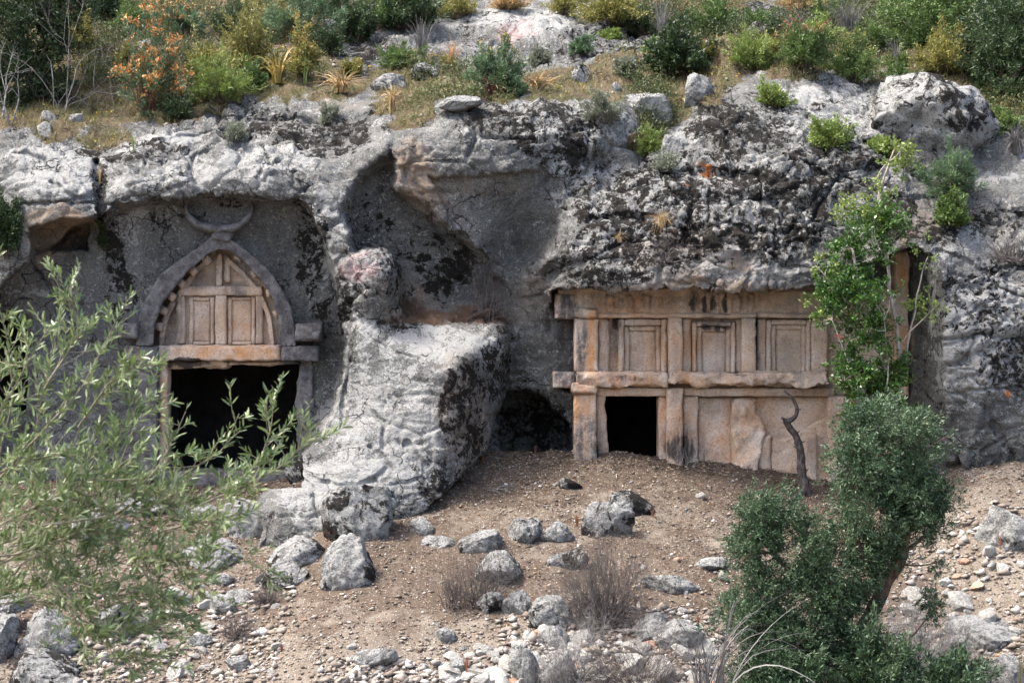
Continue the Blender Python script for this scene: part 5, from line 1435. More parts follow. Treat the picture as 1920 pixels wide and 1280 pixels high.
def yat(px, py): return float(S(px, py)[1])
y0 = yat(60, 190)
leafy_tree('dark evergreen tree at the upper left corner behind bare dead branches', 'evergreen_tree', 'tree', S(50, 200),
           [([(60,205,y0),(55,140,y0+.1),(40,60,y0+.3),(30,-40,y0+.5)], .06, .03), ([(55,150,y0),(90,80,y0),(120,10,y0+.3)], .04, .02), ([(60,190,y0),(20,130,y0-.2),(-20,80,y0-.3)], .04, .02)],
           [(30,60,80,80,y0+.2,.8),(90,30,70,50,y0+.3,.7),(10,140,50,50,y0-.1,.6),(50,-30,120,50,y0+.5,.9),(140,10,50,40,y0+.6,.6),(20,180,40,30,y0-.3,.4),(100,90,50,30,y0+.3,.4),(60,130,60,50,y0,.5),(100,160,40,40,y0,.4)], 'dark', 'brown', 2200, 18, 0.10, 0.026, 3, tuft_r=.10)
dead_shrub('spreading leafless shrub with pale arching branches at the upper left', 115, 205, 260, 190, 'grey', 4, 6, 5, 0.006, lean=(0.25, -0.2, 0))
dead_shrub('bare bone-white branches hanging at the left edge above the left brow', 20, 235, 110, 110, 'grey', 9, 3, 4, 0.012, name='dead_branches', cat='branches')
shrub('dark olive-green bush on the cliff top left of the orange-topped shrub', 185, 25, 110, 90, 'dark', 'brown', 70, 36, .08, .022)
shrub('orange-topped spurge shrub with bare purple stems at its foot', 280, 205, 135, 150, 'euph', 'red', 70, 36, .085, .012, tops=('orange', 0.85, .06, .024), bare=.45)
shrub('yellow-green flowering bush right of the orange-topped shrub', 385, 165, 90, 105, 'olivegreen', 'brown', 70, 34, .055, .018)
shrub('tall yellow-green bush behind the flowering bush, wide and rounded', 465, 140, 120, 115, 'olivegreen', 'brown', 95, 36, .055, .018)
shrub('low bright green heath-like bush hanging over the ledge', 415, 190, 120, 75, 'light', 'brown', 85, 34, .075, .010)
shrub('tall blue-green spurge with a few rusty flower heads at the top', 345, 70, 110, 90, 'euph', 'red', 40, 40, .10, .012, tops=('orange', 0.35, .05, .018), bare=.5)
shrub('blue-green spurge bush on the skyline left of the grey cleft', 560, 85, 130, 110, 'euph', 'red', 60, 40, .10, .012, bare=.5)
shrub('narrow upright yellow bush above the striped yellow leaves', 570, 150, 64, 100, 'olivegreen', 'brown', 46, 34, .055, .016, tops=('yellow', 0.5, .04, .012))
shrub('dark green bush on the shaded rock left of the grey dead grass', 665, 75, 80, 80, 'dark', 'brown', 70, 34, .07, .02)
shrub('very dark spreading bush at the top edge behind the grey dead grass', 760, 50, 180, 80, 'dark', 'brown', 120, 36, .07, .02)
shrub('small green shrub under the grey dead grass', 745, 130, 90, 55, 'green', 'brown', 60, 32, .075, .011)
shrub('shaded low bush at the foot of the orange-topped shrub', 330, 215, 90, 60, 'dark', 'brown', 40, 26, .05, .016)
tuft('tall grey dead grass standing behind the small green shrub', 790, 110, 80, 95, 'ashgrass', 110, .014, .35, 3)
tuft('rust-red aloe-like plant with upright leaves on the grey ledge', 845, 110, 45, 70, 'orange', 26, .03, .3, 4, 'succulent', 'plant', pn='leaf')
shrub('round spurge bush on dark red stems at the middle of the grassy ledge', 935, 178, 120, 112, 'euph', 'red', 62, 46, .085, .012, bare=.50, dense=.7, stemr=.010, spread=1.0, tops=('yellow', 0.12, .05, .014))
tuft('withered yellow and green strap leaves at the foot of the narrow yellow bush', 520, 158, 110, 55, 'yellow', 34, .05, 1.3, 5, 'squill', 'plant', pn='leaf')
tuft('green strap-leaved plant standing upright among yellow leaves', 572, 156, 34, 70, 'light', 14, .04, .3, 6, 'squill', 'plant', pn='leaf')
tuft('heap of withered straw-yellow leaves right of the narrow yellow bush', 640, 176, 120, 34, 'straw', 80, .045, 1.5, 7, 'withered_squill', 'plant', pn='leaf')
tuft('withered straw-coloured leaves hanging over the rock above the dark hollow', 735, 215, 60, 50, 'straw', 70, .03, 1.7, 8, 'withered_squill', 'plant', pn='leaf')
tuft('pale yellow collapsed leaves right of the red-stemmed spurge', 1012, 166, 110, 34, 'straw', 90, .045, 1.5, 9, 'withered_squill', 'plant', pn='leaf')
tuft('yellowing leaves lying left of the red-stemmed spurge', 840, 130, 70, 30, 'yellow', 40, .04, 1.4, 10, 'withered_squill', 'plant', pn='leaf')
shrub('wide olive-yellow bush on the skyline over the pale ledge', 1150, 55, 170, 75, 'olivegreen', 'brown', 130, 36, .055, .018)
shrub('small light bush growing from the wall under the wide olive-yellow bush', 1150, 78, 60, 36, 'light', 'brown', 34, 28, .05, .014)
tuft('dry grey reed grass drooping right of the wide olive-yellow bush', 1240, 100, 60, 100, 'ashgrass', 90, .014, .5, 11)
shrub('green bush at the top edge above the dark round bush', 1345, 55, 110, 70, 'green', 'brown', 90, 36, .065, .016)
shrub('dark glossy round bush beside the upright boulder', 1270, 152, 120, 85, 'dark', 'brown', 120, 40, .065, .026)
shrub('light green bush between the dark round bush and the brown-speckled bush', 1405, 140, 105, 70, 'light', 'brown', 90, 34, .07, .011)
shrub('green bush speckled with dead brown twigs on the rock edge', 1510, 140, 110, 85, 'green', 'brown', 95, 36, .06, .013, tops=('redweed', 0.15, .04, .012))
shrub('wide bush of mixed green and brown right of the brown-speckled bush', 1600, 148, 120, 85, 'green', 'brown', 95, 36, .06, .013, tops=('olivegreen', 0.3, .04, .012))
tuft('big arching tuft of dead grey grass on the skyline', 1590, 72, 150, 90, 'ashgrass', 150, .016, .9, 12)
tuft('smaller dead grey tuft left of the big arching one', 1490, 85, 100, 65, 'ashgrass', 90, .014, .9, 13)
shrub('dry orange-yellow plant on the skyline between grey tufts', 1500, 30, 80, 50, 'straw', 'dry', 50, 30, .05, .014)
tuft('spiky dead plant with pale curved tips beside the large green tree', 1680, 125, 60, 60, 'ashgrass', 40, .018, .7, 14)
shrub('olive-yellow shrub before the large green tree', 1765, 130, 120, 70, 'olivegreen', 'brown', 90, 36, .055, .015)
y1 = yat(1740, 90)
leafy_tree('large rounded light green tree on the skyline', 'broadleaf_tree', 'tree', S(1740, 110),
           [([(1740,120,y1),(1740,60,y1+.4),(1750,0,y1+.8)], .09, .05), ([(1740,80,y1),(1690,40,y1+.4)], .05, .03), ([(1745,60,y1+.3),(1810,20,y1+.6)], .05, .03)],
           [(1700,45,65,50,y1+.5,1.0),(1780,30,70,55,y1+.8,1.2),(1740,75,85,40,y1+.3,.8),(1750,-20,110,50,y1+1.2,1.2),(1840,60,50,50,y1+.7,.8),(1690,90,40,30,y1+.1,.5)], 'green', 'brown', 2600, 20, .095, .026, 21, tuft_r=.11)
y2 = yat(1890, 180)
leafy_tree('dark green tree behind the grey hump of rock at the right edge', 'broadleaf_tree', 'tree', S(1895, 215),
           [([(1895,220,y2),(1895,120,y2+.3),(1890,20,y2+.9)], .09, .05), ([(1895,160,y2),(1850,110,y2+.3)], .05, .03), ([(1895,150,y2),(1950,90,y2+.3)], .05, .03)],
           [(1880,170,50,60,y2+.2,.8),(1900,100,70,60,y2+.5,1.0),(1850,120,50,45,y2+.6,.7),(1960,150,60,80,y2+.2,.8),(1890,40,70,50,y2+.9,1.0),(1900,215,40,30,y2,.4),(1980,50,60,60,y2+.8,.8)], 'dark', 'brown', 2600, 20, .09, .028, 22, tuft_r=.10)
shrub('bright green cushion on the rough rock above the orange lichen', 1448, 198, 72, 42, 'light', 'brown', 80, 30, .045, .014)
shrub('rounded light green cushion in the middle of the rough rock', 1556, 272, 88, 54, 'light', 'brown', 90, 32, .045, .015)
shrub('grey-brown leafless heath between the rough rock and the grey hump', 1670, 215, 90, 60, 'grey', 'dry', 60, 14, .04, .008)
shrub('dull grey-green cushion shrub growing on the face of the centre rock', 1127, 228, 72, 58, 'grey', 'grey', 90, 34, .04, .010)
shrub('small silvery plant on the left shelf beside the black crust', 440, 264, 38, 34, 'grey', 'grey', 44, 24, .04, .010)
shrub('light green weed in the gully between the two big rocks', 1222, 285, 62, 50, 'light', 'brown', 46, 26, .05, .012)
shrub('weed with dry brown base where the gully meets the rough rock', 1245, 318, 70, 34, 'grey', 'dry', 50, 22, .04, .010)
tuft('thin green seedling on the left brow', 250, 283, 16, 34, 'light', 12, .018, .3, 15, 'seedling', 'plant', pn='leaf')
shrub('small green plant at the right edge beside the grey hump', 1862, 255, 62, 44, 'light', 'brown', 50, 28, .06, .016)
shrub('feathery spurge on thin stems on the right ledge', 1785, 372, 98, 92, 'euph', 'red', 60, 44, .085, .009, bare=.55, dense=.7, stemr=.008)
shrub('dense green bush directly under the feathery spurge', 1784, 420, 80, 58, 'green', 'brown', 110, 36, .05, .02)
tuft('grey dead grass hanging down at the right edge', 1905, 290, 90, 40, 'ashgrass', 170, .016, 3.2, 16)
dead_shrub('brown leafless scrub on the right ledge near the photo edge', 1905, 490, 110, 50, 'dry', 17, 30, 4, .006)
dead_shrub('dry reddish shrub growing in the hollow of the cliff', 912, 600, 80, 95, 'dry', 18, 16, 5, .005)
tuft('dry straw tuft hanging on the rough rock above the tomb frieze', 1240, 420, 70, 26, 'straw', 120, .012, 3.0, 19)
tuft('smaller dry tuft left of the hanging straw tuft', 1160, 448, 40, 18, 'straw', 60, .012, 2.4, 20)
dead_shrub('tangle of dry roots below the hanging straw tuft', 1250, 490, 90, 34, 'dry', 21, 16, 4, .005)
shrub('dark ivy-like bush clinging to the left edge of the cliff', 14, 480, 70, 130, 'dark', 'brown', 110, 32, .05, .02)
shrub('small green tuft growing from the cut wall left of the arched tomb', 196, 465, 34, 52, 'dark', 'brown', 44, 24, .045, .012)
tuft('knot of dry roots in the crack of the left brow', 188, 345, 22, 30, 'straw', 40, .012, 2.0, 22)
for px, py, w, h, leaf, lab in ((1090,105,50,40,'euph','small blue-green plant on the ledge under the pale rock'),(1010,118,40,36,'grey','greyish weed right of the red-stemmed spurge'),(1170,150,46,30,'grey','dry weed left of the dark round bush'),(1330,135,60,40,'olivegreen','yellowish weed before the dark round bush'),
        (660,140,44,36,'olivegreen','yellow-green weed over the withered straw-yellow leaves'),(615,230,30,40,'grey','pale weed in the crack right of the black crust'),(1650,290,50,30,'light','light weed at the lower edge of the rough rock'),(1720,330,40,30,'grey','thin dry weed above the leafy tree'),
        (1440,120,60,40,'olivegreen','yellow weed under the top-edge bush'),(1690,120,50,40,'light','light green weed beside the spiky dead plant'),(240,130,60,60,'olivegreen','yellow-green bush behind the orange-topped shrub'),(520,60,90,70,'olivegreen','yellow bush on the skyline behind the blue-green spurge'),
        (430,60,80,70,'dark','dark bush on the skyline behind the tall yellow-green bush'),(620,110,60,60,'dark','dark low bush in the cleft right of the narrow yellow bush'),(1460,90,60,50,'dark','dark scrub in the shaded rock at the top'),(1060,30,70,50,'olivegreen','straggly bush at the top edge left of the wide olive-yellow bush'),(950,20,60,30,'straw','dry yellow plant on the skyline over the pale ledge'),(1880,250,70,50,'green','green weed under the dark tree at the right edge'),(150,110,90,80,'olivegreen','dull bush behind the arching dead branches at the upper left'),(240,50,90,70,'green','green bush on the top edge left of the tall blue-green spurge'),(640,30,110,70,'dark','dark bush at the top edge over the grey cleft'),(700,60,90,60,'green','green bush at the top edge behind the small green shrub'),
        (860,30,90,50,'olivegreen','yellow-green weed at the top edge above the pale ledge'),(1210,60,80,60,'dark','dark bush at the top edge behind the grey reed grass'),(1290,60,90,60,'dark','dark bush at the top edge left of the top-edge green bush'),(1420,50,90,60,'green','green bush at the top edge behind the smaller grey tuft'),(1560,60,90,60,'green','green bush behind the big arching tuft'),
        (1640,90,80,70,'green','green bush between the big arching tuft and the large tree'),(1530,100,90,60,'light','light bush in front of the smaller grey tuft'),(1220,130,60,50,'green','small bush left of the dark glossy bush'),(1820,110,90,70,'dark','dark bush under the large light green tree'),(1690,150,70,40,'green','low bush on top of the grey hump'),(300,190,80,60,'olivegreen','yellow-green weed in front of the orange-topped shrub'),(470,170,80,50,'green','green weed right of the heath-like bush'),(90,190,90,60,'dark','dark weeds at the foot of the corner tree')):
    shrub(lab, px, py, w, h, leaf, 'brown', 50, 28, .055, .014)

# dry grass and small flowers on the ledges: nobody could count them
fl = (ks['a_soil'] > 0.5) & (Nn[..., 2] > 0.25) & (GPX > -60) & (GPX < 1980) & (GPY > -30)
cand = np.argwhere(fl)
rng = np.random.default_rng(31)
pick = cand[rng.integers(0, len(cand), 26000)]
B = CP[pick[:, 0], pick[:, 1]] + rng.normal(size=(len(pick), 3)) * [0.03, 0.03, 0]
g = fbm(B * 1.4, 3, 33)
B = B[g > -0.12]
B = np.repeat(B, 3, 0) + rng.normal(size=(len(B) * 3, 3)) * [0.03, 0.03, 0]
B[:, 2] -= 0.02
V, Q, var = leaves(B, rng.normal(size=B.shape) * [.5, .5, .2] + [0, 0, .75], rng.uniform(.05, .17, len(B)), rng.uniform(.006, .014, len(B)), rng)
cl = np.repeat(np.clip(.5 + fbm(B * 0.9, 3, 35), 0, 1), 4)
tag(mesh_from('dry_grass', V, Q, None, LM['grass'], None, {'var': np.clip(.5 * var + .5 * cl, 0, 1)}), 'short dry grass on the ledges above the tombs', kind='stuff')
pick = cand[rng.integers(0, len(cand), 900)]
B = CP[pick[:, 0], pick[:, 1]] + rng.normal(size=(len(pick), 3)) * .03 + [0, 0, .1]
B = B[fbm(B * 1.1, 2, 37) > .12]
B = np.repeat(B, 3, 0)
V, Q, var = leaves(B, rng.normal(size=B.shape) + [0, -.4, .5], .03, .025, rng)
tag(mesh_from('yellow_flowers', V, Q, None, LM['flower'], None, {'var': var}), 'tiny yellow flowers dotted over the dry grass', kind='stuff')
# tangled low undergrowth between the shrubs: one object
pick = cand[rng.integers(0, len(cand), 16000)]
B = CP[pick[:, 0], pick[:, 1]]
keep = (fbm(B * 0.8, 3, 41) + 0.25 * smooth(110, 30, GPY[pick[:, 0], pick[:, 1]]) - 0.25 * smooth(120, 170, GPY[pick[:, 0], pick[:, 1]]) > 0.04)
B = B[keep]
m = 16
hh = np.repeat(rng.uniform(.08, .42, len(B)), m)
Bt = np.repeat(B, m, 0) + rng.normal(size=(len(B) * m, 3)) * [.09, .09, 0] + np.stack([0 * hh, 0 * hh, hh * rng.random(len(hh))], -1)
V, Q, var = leaves(Bt, rng.normal(size=Bt.shape) * .7 + [0, 0, .6], rng.uniform(.05, .10, len(Bt)), rng.uniform(.012, .024, len(Bt)), rng)
cl = np.repeat(np.repeat(np.clip(.5 + .8 * fbm(B * 0.7, 3, 43), 0, 1), m), 4)
tag(mesh_from('undergrowth', V, Q, None, LM['scrub'], None, {'var': np.clip(.45 * var + .6 * cl - .03, 0, 1)}), 'low tangled undergrowth between the shrubs on the hillside', kind='stuff')
# pebbles on the hillside ledges
pick = cand[rng.integers(0, len(cand), 1500)]
C_ = CP[pick[:, 0], pick[:, 1]]
C_ = C_[fbm(C_ * 1.2, 2, 39) > .05]
V, F = scatter_mesh(C_, 0.03 + 0.12 * rng.random(len(C_)) ** 3, rng)
tag(mesh_from('ledge_pebbles', V, None, F, M_GRAVEL, None, {'var': np.repeat(rng.random(len(C_)) * .6 + .3, 6)}), 'grey pebbles on the grassy ledges', kind='stuff')

# ------------------------------------------------------------------ plants below
dead_shrub('round dry grey shrub on the slope beside the dark-mouthed boulder', 1130, 0, 165, 130, 'dry', 40, 95, 5, .005, at=G(1132, 1165), curl=.5, dome=True)
dead_shrub('dry wiry shrub in front of the angular rock', 905, 0, 120, 95, 'dry', 41, 55, 5, .004, at=G(900, 1132), curl=.5, dome=True)
dead_shrub('low wiry tuft left of the angular rock', 848, 0, 60, 60, 'dry', 42, 22, 4, .004, at=G(848, 1140), lean=(-.2, 0, .2))
dead_shrub('dry shrub at the bottom edge left of the upright grey slab', 1075, 0, 130, 90, 'grey', 43, 46, 5, .004, at=G(1075, 1290), dome=True)
dead_shrub('grey dry shrub at the bottom edge right of the upright grey slab', 1200, 0, 190, 105, 'dry', 44, 60, 5, .004, at=G(1200, 1295), dome=True)
dead_shrub('small twiggy remains under the round dry shrub', 1108, 0, 70, 50, 'grey', 45, 16, 4, .004, at=G(1108, 1205))
dead_shrub('grey dry shrub right of the juniper trunk', 1725, 0, 150, 120, 'grey', 46, 70, 5, .005, at=G(1725, 1262), dome=True)
dead_shrub('lower dry shrub at the right of the juniper foot', 1800, 0, 120, 80, 'grey', 47, 40, 5, .004, at=G(1800, 1290))
dead_shrub('thin bare twigs before the sooty pillar of the house tomb', 1282, 0, 90, 70, 'grey', 48, 7, 4, .004, at=G(1282, 872))
dead_shrub('dry scrub at the foot of the sloping rock', 870, 0, 80, 40, 'dry', 49, 20, 4, .004, at=G(868, 905))
dead_shrub('dark clump of dead stems among the stones left of the path', 448, 0, 70, 40, 'dry', 50, 26, 4, .004, at=G(448, 1195))
dead_shrub('blackish dead cushion under the long low stone', 500, 0, 60, 30, 'dry', 51, 26, 4, .004, at=G(500, 1130))
dead_shrub('fallen bundle of grey twigs on the litter near the sloping rock', 925, 0, 70, 18, 'grey', 52, 9, 3, .005, at=G(925, 918), lean=(.9, 0, -.3), name='fallen_twigs', cat='twigs')
for px, py, h, lab in ((1082,986,26,'rusty dead weed beside the long arched rock'),(1156,940,24,'rusty dead weed behind the long arched rock'),(1224,968,16,'short rusty weed under the beak-like stone'),(618,1012,26,'rusty weed between egg-shaped and freckled boulders'),(506,1010,16,'rusty tuft left of the egg-shaped boulder'),
        (905,868,22,'rusty weed at the foot of the sloping rock corner'),(1004,848,12,'small rust fern at the mouth of the low cave'),(1876,1028,30,'rust-red weed before the broad grey boulder'),(1310,1170,20,'rusty tuft between the rubble rocks'),(876,1270,50,'thin brown dead stalk at the bottom edge'),(528,1220,16,'small rusty tuft on the stony path')):
    tuft(lab, px, 0, h * .7, h, 'redweed', 26, .014, .3, 60, 'dead_weed', 'weed', at=G(px, py), pn='leaf')
tuft('small bright green rosette growing against the long arched rock', 1163, 0, 30, 30, 'light', 16, .03, .9, 61, 'seedling', 'plant', at=G(1163, 998) + np.array([0, -.05, .03]), pn='leaf')

# the leafy tree before the house tomb
yo = -1.55
leafy_tree('tall slender green tree growing in front of the right end of the house tomb', 'pistachio_tree', 'tree', G(1670, 905),
   [([(1680,930,yo),(1672,820,yo),(1668,740,yo),(1650,650,yo),(1610,560,yo-.1),(1600,470,yo-.1)], .055, .022),
    ([(1672,800,yo),(1690,700,yo+.1),(1672,560,yo+.1),(1655,430,yo+.2),(1648,360,yo+.3),(1680,280,yo+.3)], .05, .014),
    ([(1690,700,yo+.1),(1712,590,yo),(1738,480,yo)], .025, .008), ([(1640,620,yo),(1580,560,yo-.2),(1530,500,yo-.2)], .022, .008),
    ([(1655,420,yo+.2),(1645,330,yo+.2),(1700,270,yo+.2)], .018, .007), ([(1672,800,yo),(1610,720,yo-.3),(1560,600,yo-.3)], .03, .008), ([(1690,640,yo),(1760,570,yo-.1)], .014, .005), ([(1660,740,yo-.3),(1665,660,yo-.3),(1660,600,yo-.4)], .015, .006)],
   [(1610,470,58,66,yo,.45),(1620,560,62,70,yo-.1,.5),(1630,650,58,62,yo-.1,.5),(1640,725,56,46,yo,.5),(1560,560,34,60,yo-.2,.35),(1660,420,40,40,yo+.1,.35),(1680,690,30,50,yo,.3),(1600,700,40,50,yo-.3,.4),(1650,760,70,36,yo,.4)],
   'oak', 'pale', 1500, 17, .07, .036, 71, tuft_r=.085, twigs=160, shell=.6)
# its looser upper and outer sprays belong to the same crown
tree = [o for o in COL.objects if o.name.startswith('pistachio_tree')][0]
rng = np.random.default_rng(72)
bl = []
for px, py, rx, ry, yy in ((1680,300,28,42,yo+.3),(1650,365,36,36,yo+.2),(1700,290,22,36,yo+.2),(1735,490,26,44,yo),(1715,560,20,50,yo),(1750,580,22,20,yo-.1),(1535,580,22,46,yo-.2),(1545,500,24,30,yo-.2),(1590,400,30,30,yo),(1640,400,34,30,yo+.2)):
    s = (D0 + yy) / KPX
    bl.append((P(px, py, yy), np.array([rx * s, .2, ry * s])))
V, Q, var, tp = crown(bl, 330, 13, .065, .034, rng, .6, .4, .75, .08)
part(tree, 'spray', V, Q, None, LM['light'], {'var': var})
bl = [(P(1575, 632, yo - .45), np.array([.1, .05, .05])), (P(1600, 618, yo - .45), np.array([.08, .05, .03]))]
V, Q, var, tp = crown(bl, 12, 6, .035, .012, rng, .6, .4, .75, .03)
part(tree, 'seed_pods', V, Q, None, LM['redpod'], {'var': var})['kind'] = 'stuff'

# dead stump
root = thing('dead_tree', 'crooked leafless dead trunk before the house tomb, hooked at its top', 'dead tree', G(1512, 925))
g0 = G(1512, 925)
yy = float(g0[1])
V1 = limb([P(x, y, yy + dy) for x, y, dy in ((1516,940,0),(1511,915,0),(1504,880,.02),(1500,850,.05),(1498,832,.06),(1490,815,.03),(1478,800,0),(1472,788,-.03))], .082, .050, n=44, sides=11, rng=RNG, knots=.6, wob=.02)
V2 = limb([P(x, y, yy + dy) for x, y, dy in ((1472,790,-.03),(1484,788,-.03),(1494,778,0),(1495,764,.03),(1489,750,.03),(1478,738,.05),(1470,732,.06))], .050, .012, n=22, sides=7, rng=RNG, knots=.3)
V3 = limb([P(x, y, yy + dy) for x, y, dy in ((1480,796,0),(1470,786,-.08),(1466,783,-.12))], .04, .022, n=8, sides=7, rng=RNG, knots=.3)
V4 = limb([P(x, y, yy + dy) for x, y, dy in ((1512,918,0),(1496,930,-.2),(1478,940,-.5))], .07, .025, n=12, sides=7, rng=RNG, knots=.3)
V, Q = merge([(V1[0], V1[1]), (V4[0], V4[1])]); part(root, 'trunk', V, Q, None, BK['black'], None, True)
sv, sq = sticks([(P(x, y, yy), P(x + a, y + b_, yy - .06), .02, .007) for x, y, a, b_ in ((1500,845,-12,-9),(1506,890,10,-12),(1489,815,11,-7),(1493,765,9,3),(1497,830,13,-3))], 5)
part(root, 'branch', V2[0], V2[1], None, BK['black'], None, True)
part(root, 'branch', V3[0], V3[1], None, BK['black'], None, True)
part(root, 'twig_stub', sv, sq, None, BK['black'])['kind'] = 'stuff'

# the big juniper, nearer the camera
yj = -10.0
leafy_tree('big dark juniper leaning right in front of the slope at the lower right', 'juniper_tree', 'tree', [4.3, yj, float(gz(4.3, yj))],
   [([(1545,1420,yj),(1560,1310,yj),(1612,1190,yj),(1655,1110,yj),(1690,1040,yj),(1705,960,yj),(1690,860,yj)], .13, .05),
    ([(1600,1210,yj),(1540,1130,yj-.2),(1470,1060,yj-.3),(1430,1000,yj-.3)], .06, .02), ([(1655,1110,yj),(1600,1000,yj-.2),(1610,880,yj-.2)], .05, .02),
    ([(1560,1310,yj),(1480,1250,yj-.4),(1420,1200,yj-.4)], .05, .02), ([(1690,1040,yj),(1745,990,yj+.1),(1780,950,yj+.1)], .03, .012), ([(1690,1060,yj),(1730,1060,yj),(1765,1052,yj)], .012, .006), ([(1650,1290,yj-.2),(1690,1220,yj-.2),(1740,1160,yj-.2)], .02, .008)],
   [(1640,800,70,56,yj,.45),(1700,820,70,60,yj+.1,.5),(1620,870,72,60,yj-.2,.5),(1705,900,84,70,yj,.5),(1755,930,52,50,yj+.1,.4),(1650,960,90,66,yj-.1,.6),(1720,980,56,44,yj,.4),
    (1440,960,62,46,yj-.3,.5),(1420,1020,60,66,yj-.3,.5),(1500,1010,70,60,yj-.3,.5),(1560,1040,90,70,yj-.2,.6),(1640,1040,60,46,yj,.4),(1450,1090,80,64,yj-.4,.5),(1530,1120,80,60,yj-.3,.5),
    (1400,1150,64,50,yj-.5,.45),(1470,1190,90,60,yj-.5,.5),(1580,1120,50,40,yj-.2,.4),(1440,1260,90,60,yj-.7,.5),(1540,1230,60,60,yj-.3,.4),(1575,1200,56,46,yj-.3,.4),(1625,1215,44,40,yj-.5,.3),(1600,1275,70,40,yj-.6,.4),(1690,1262,60,40,yj-.5,.4),(1620,1120,44,40,yj-.2,.35),(1755,1056,22,16,yj,.12),(1745,1130,22,40,yj-.2,.15)],
   'juniper', 'juniper', 10500, 18, .055, .014, 81, tuft_r=.06, twigs=260, shell=.48, spread=.7)
for px, py, w, h, sd, lab in ((1640,1330,170,150,1,'lower green juniper sprouts in front of the trunk foot'),(1480,1330,160,110,2,'juniper sprouts at the bottom edge under the grey stalks'),(1770,1335,170,130,3,'low juniper sprouts right of the trunk at the bottom edge')):
    b = P(px, py, yj - .8)
    shrub(lab, px, py, w, h, 'juniper', 'juniper', 130, 46, .05, .014, at=b, name='juniper_shoots', cat='shrub')
root = tuft('bundle of long grey dead stalks arching before the juniper at the bottom edge', 1380, 0, 380, 200, 'ashgrass', 46, .026, 1.05, 90, 'dead_stalks', 'stalks', at=P(1330, 1340, -11.4), K=10, pn='stalk', side=.25)
tuft('thin green grass stems at the lower right corner', 1905, 0, 50, 190, 'grass', 10, .010, .1, 91, 'tall_grass', 'grass', at=P(1912, 1310, -10.0), pn='blade')

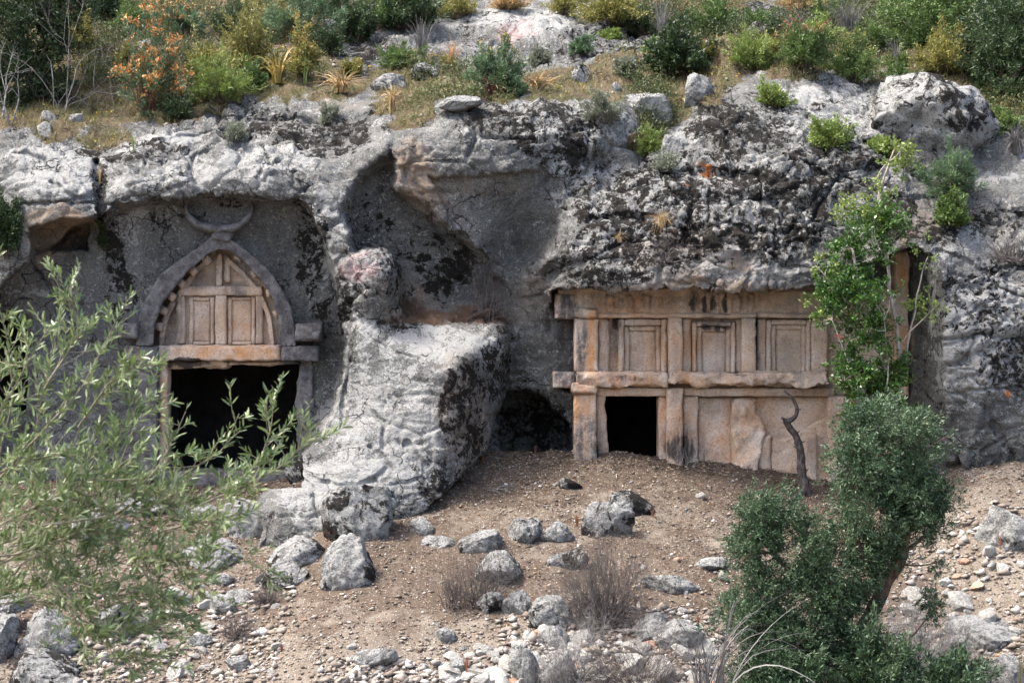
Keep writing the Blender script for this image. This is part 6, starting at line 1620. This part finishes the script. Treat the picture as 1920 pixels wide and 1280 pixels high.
# olive branches near the camera
def olive():
    Yo = -25.0
    rng = np.random.default_rng(101)
    s = (D0 + Yo) / KPX
    base = np.array([P(-150, 1400, Yo)[0], Yo, float(gz(P(-150, 1400, Yo)[0], Yo))])
    root = thing('olive_tree', 'silvery green olive twigs of a near tree reaching in at the left', 'olive tree', base)
    mains = [
     [(-60,1180),(40,1060),(75,978),(118,906),(150,800),(175,700),(205,630),(240,590)], [(60,1010),(60,880),(78,740),(100,650),(140,520)], [(-60,1020),(-10,900),(25,760),(12,640),(-6,540)],
     [(118,906),(190,850),(240,800),(275,740)], [(70,990),(200,970),(298,880),(330,830),(352,768)], [(200,975),(330,900),(420,850),(450,772)], [(200,1010),(380,940),(480,880),(512,800),(517,752)],
     [(380,940),(470,900),(540,860),(585,816)], [(-60,1120),(100,1080),(250,1040),(400,1015),(500,1075)], [(100,1080),(220,1120),(320,1100),(400,1060)], [(-60,1150),(40,1090),(130,1080)], [(100,1085),(180,1170),(225,1240),(275,1225)],
     [(250,1040),(300,1110),(345,1160)], [(80,740),(150,620),(130,560)], [(150,800),(205,720),(248,688)], [(-40,940),(60,830),(140,760),(180,690)], [(-60,860),(0,760),(60,680),(95,600)], [(-40,1010),(60,950),(170,900),(260,860)],
     [(40,1060),(150,1000),(260,960),(340,920)], [(-40,1080),(90,1010),(190,930),(225,850)], [(-60,800),(-10,700),(30,640)], [(300,1000),(380,980),(450,960)], [(180,1170),(260,1180),(330,1150)], [(-60,1060),(60,1040),(170,1040),(300,1070)],
     [(-60,1180),(-10,1130),(60,1120),(150,1140)], [(-60,1080),(10,1000),(60,960),(130,930)], [(60,1060),(120,1120),(160,1190),(150,1240)], [(100,1080),(170,1090),(230,1130),(290,1190)], [(-60,960),(20,930),(90,940),(160,990)], [(200,1010),(260,1040),(330,1050),(380,1100)], [(-60,1040),(30,1040),(110,1010),(210,1000)],
     [(-40,900),(40,870),(120,850)], [(118,906),(160,930),(240,920),(330,960)],
    ]
    tubes, B, D, segs = [], [], [], []
    tr = limb([base, base + [0.1, 0, .8], P(-90, 1240, Yo), P(-60, 1100, Yo)], .05, .02, rng=rng, knots=.2); 
    tubes.append(tr[:2])
    tr = limb([P(-75, 1200, Yo), P(-70, 1000, Yo), P(-60, 800, Yo)], .02, .01, rng=rng); tubes.append(tr[:2])
    br = []
    for k, pl in enumerate(mains):
        yy = rng.uniform(-.35, .35)
        ys_ = yy + np.linspace(0, rng.uniform(-.25, .25), len(pl))
        V, Q, c = limb([P(x + rng.normal() * 3, y + rng.normal() * 3, Yo + q_) for (x, y), q_ in zip(pl, ys_)], .0055, .0012, n=40, sides=5, rng=rng, wob=.012)
        br.append((V, Q))
        def twig_leaves(c, dens, Ls):
            n = len(c)
            for i in range(1, n):
                e = unit(c[i] - c[i - 1])
                for _ in range(rng.poisson(dens)):
                    u = unit(np.cross(e, rng.normal(size=3)))
                    for sgn in (1, -1):
                        if rng.random() < .85:
                            B.append(c[i] + (c[i] - c[i - 1]) * rng.random()); D.append(e * rng.uniform(.5, 1.2) + u * sgn * .75 + [0, 0, .15]); Lf.append(Ls * rng.uniform(.6, 1.15))
        thin = .6 if min(p_[1] for p_ in pl) < 700 else 1.15
        twig_leaves(c[12:], .85 * thin, .048)
        # side twigs
        for i in range(4, 39):
            if rng.random() < (.75 if pl[len(pl) // 2][0] < 260 else .42) * thin:
                e = unit(c[i + 1 if i < 39 else i] - c[i - 1])
                d = unit(e * .8 + rng.normal(size=3) * [.75, .6, .65] + [0.05, 0, .40])
                L = rng.uniform(.05, .17)
                m = 9
                tp = c[i] + d * L * np.linspace(0, 1, m)[:, None] + np.outer(np.linspace(0, 1, m) ** 2, [rng.normal() * .02, rng.normal() * .02, .03 * rng.random()])
                for a in range(m - 1): segs.append((tp[a], tp[a + 1], .0016, .0012))
                twig_leaves(tp[2:], 1.35, .044)
    V, Q = merge(tubes); part(root, 'trunk', V, Q, None, BK['olive'], None, True)
    V, Q = merge(br); sv, sq = sticks(segs, 4)
    V, Q = merge([(V, Q), (sv, sq)])
    part(root, 'branch', V, Q, None, BK['olive'], None, True)
    V, Q, var = leaves(np.array(B), np.array(D), np.array(Lf), np.array(Lf) * rng.uniform(.15, .215, len(Lf)), rng, fold=.12, six=True)
    part(root, 'foliage', V, Q, None, LM['oliveleaf'], {'var': var})
    print('olive leaves', len(B))
Lf = []
olive()
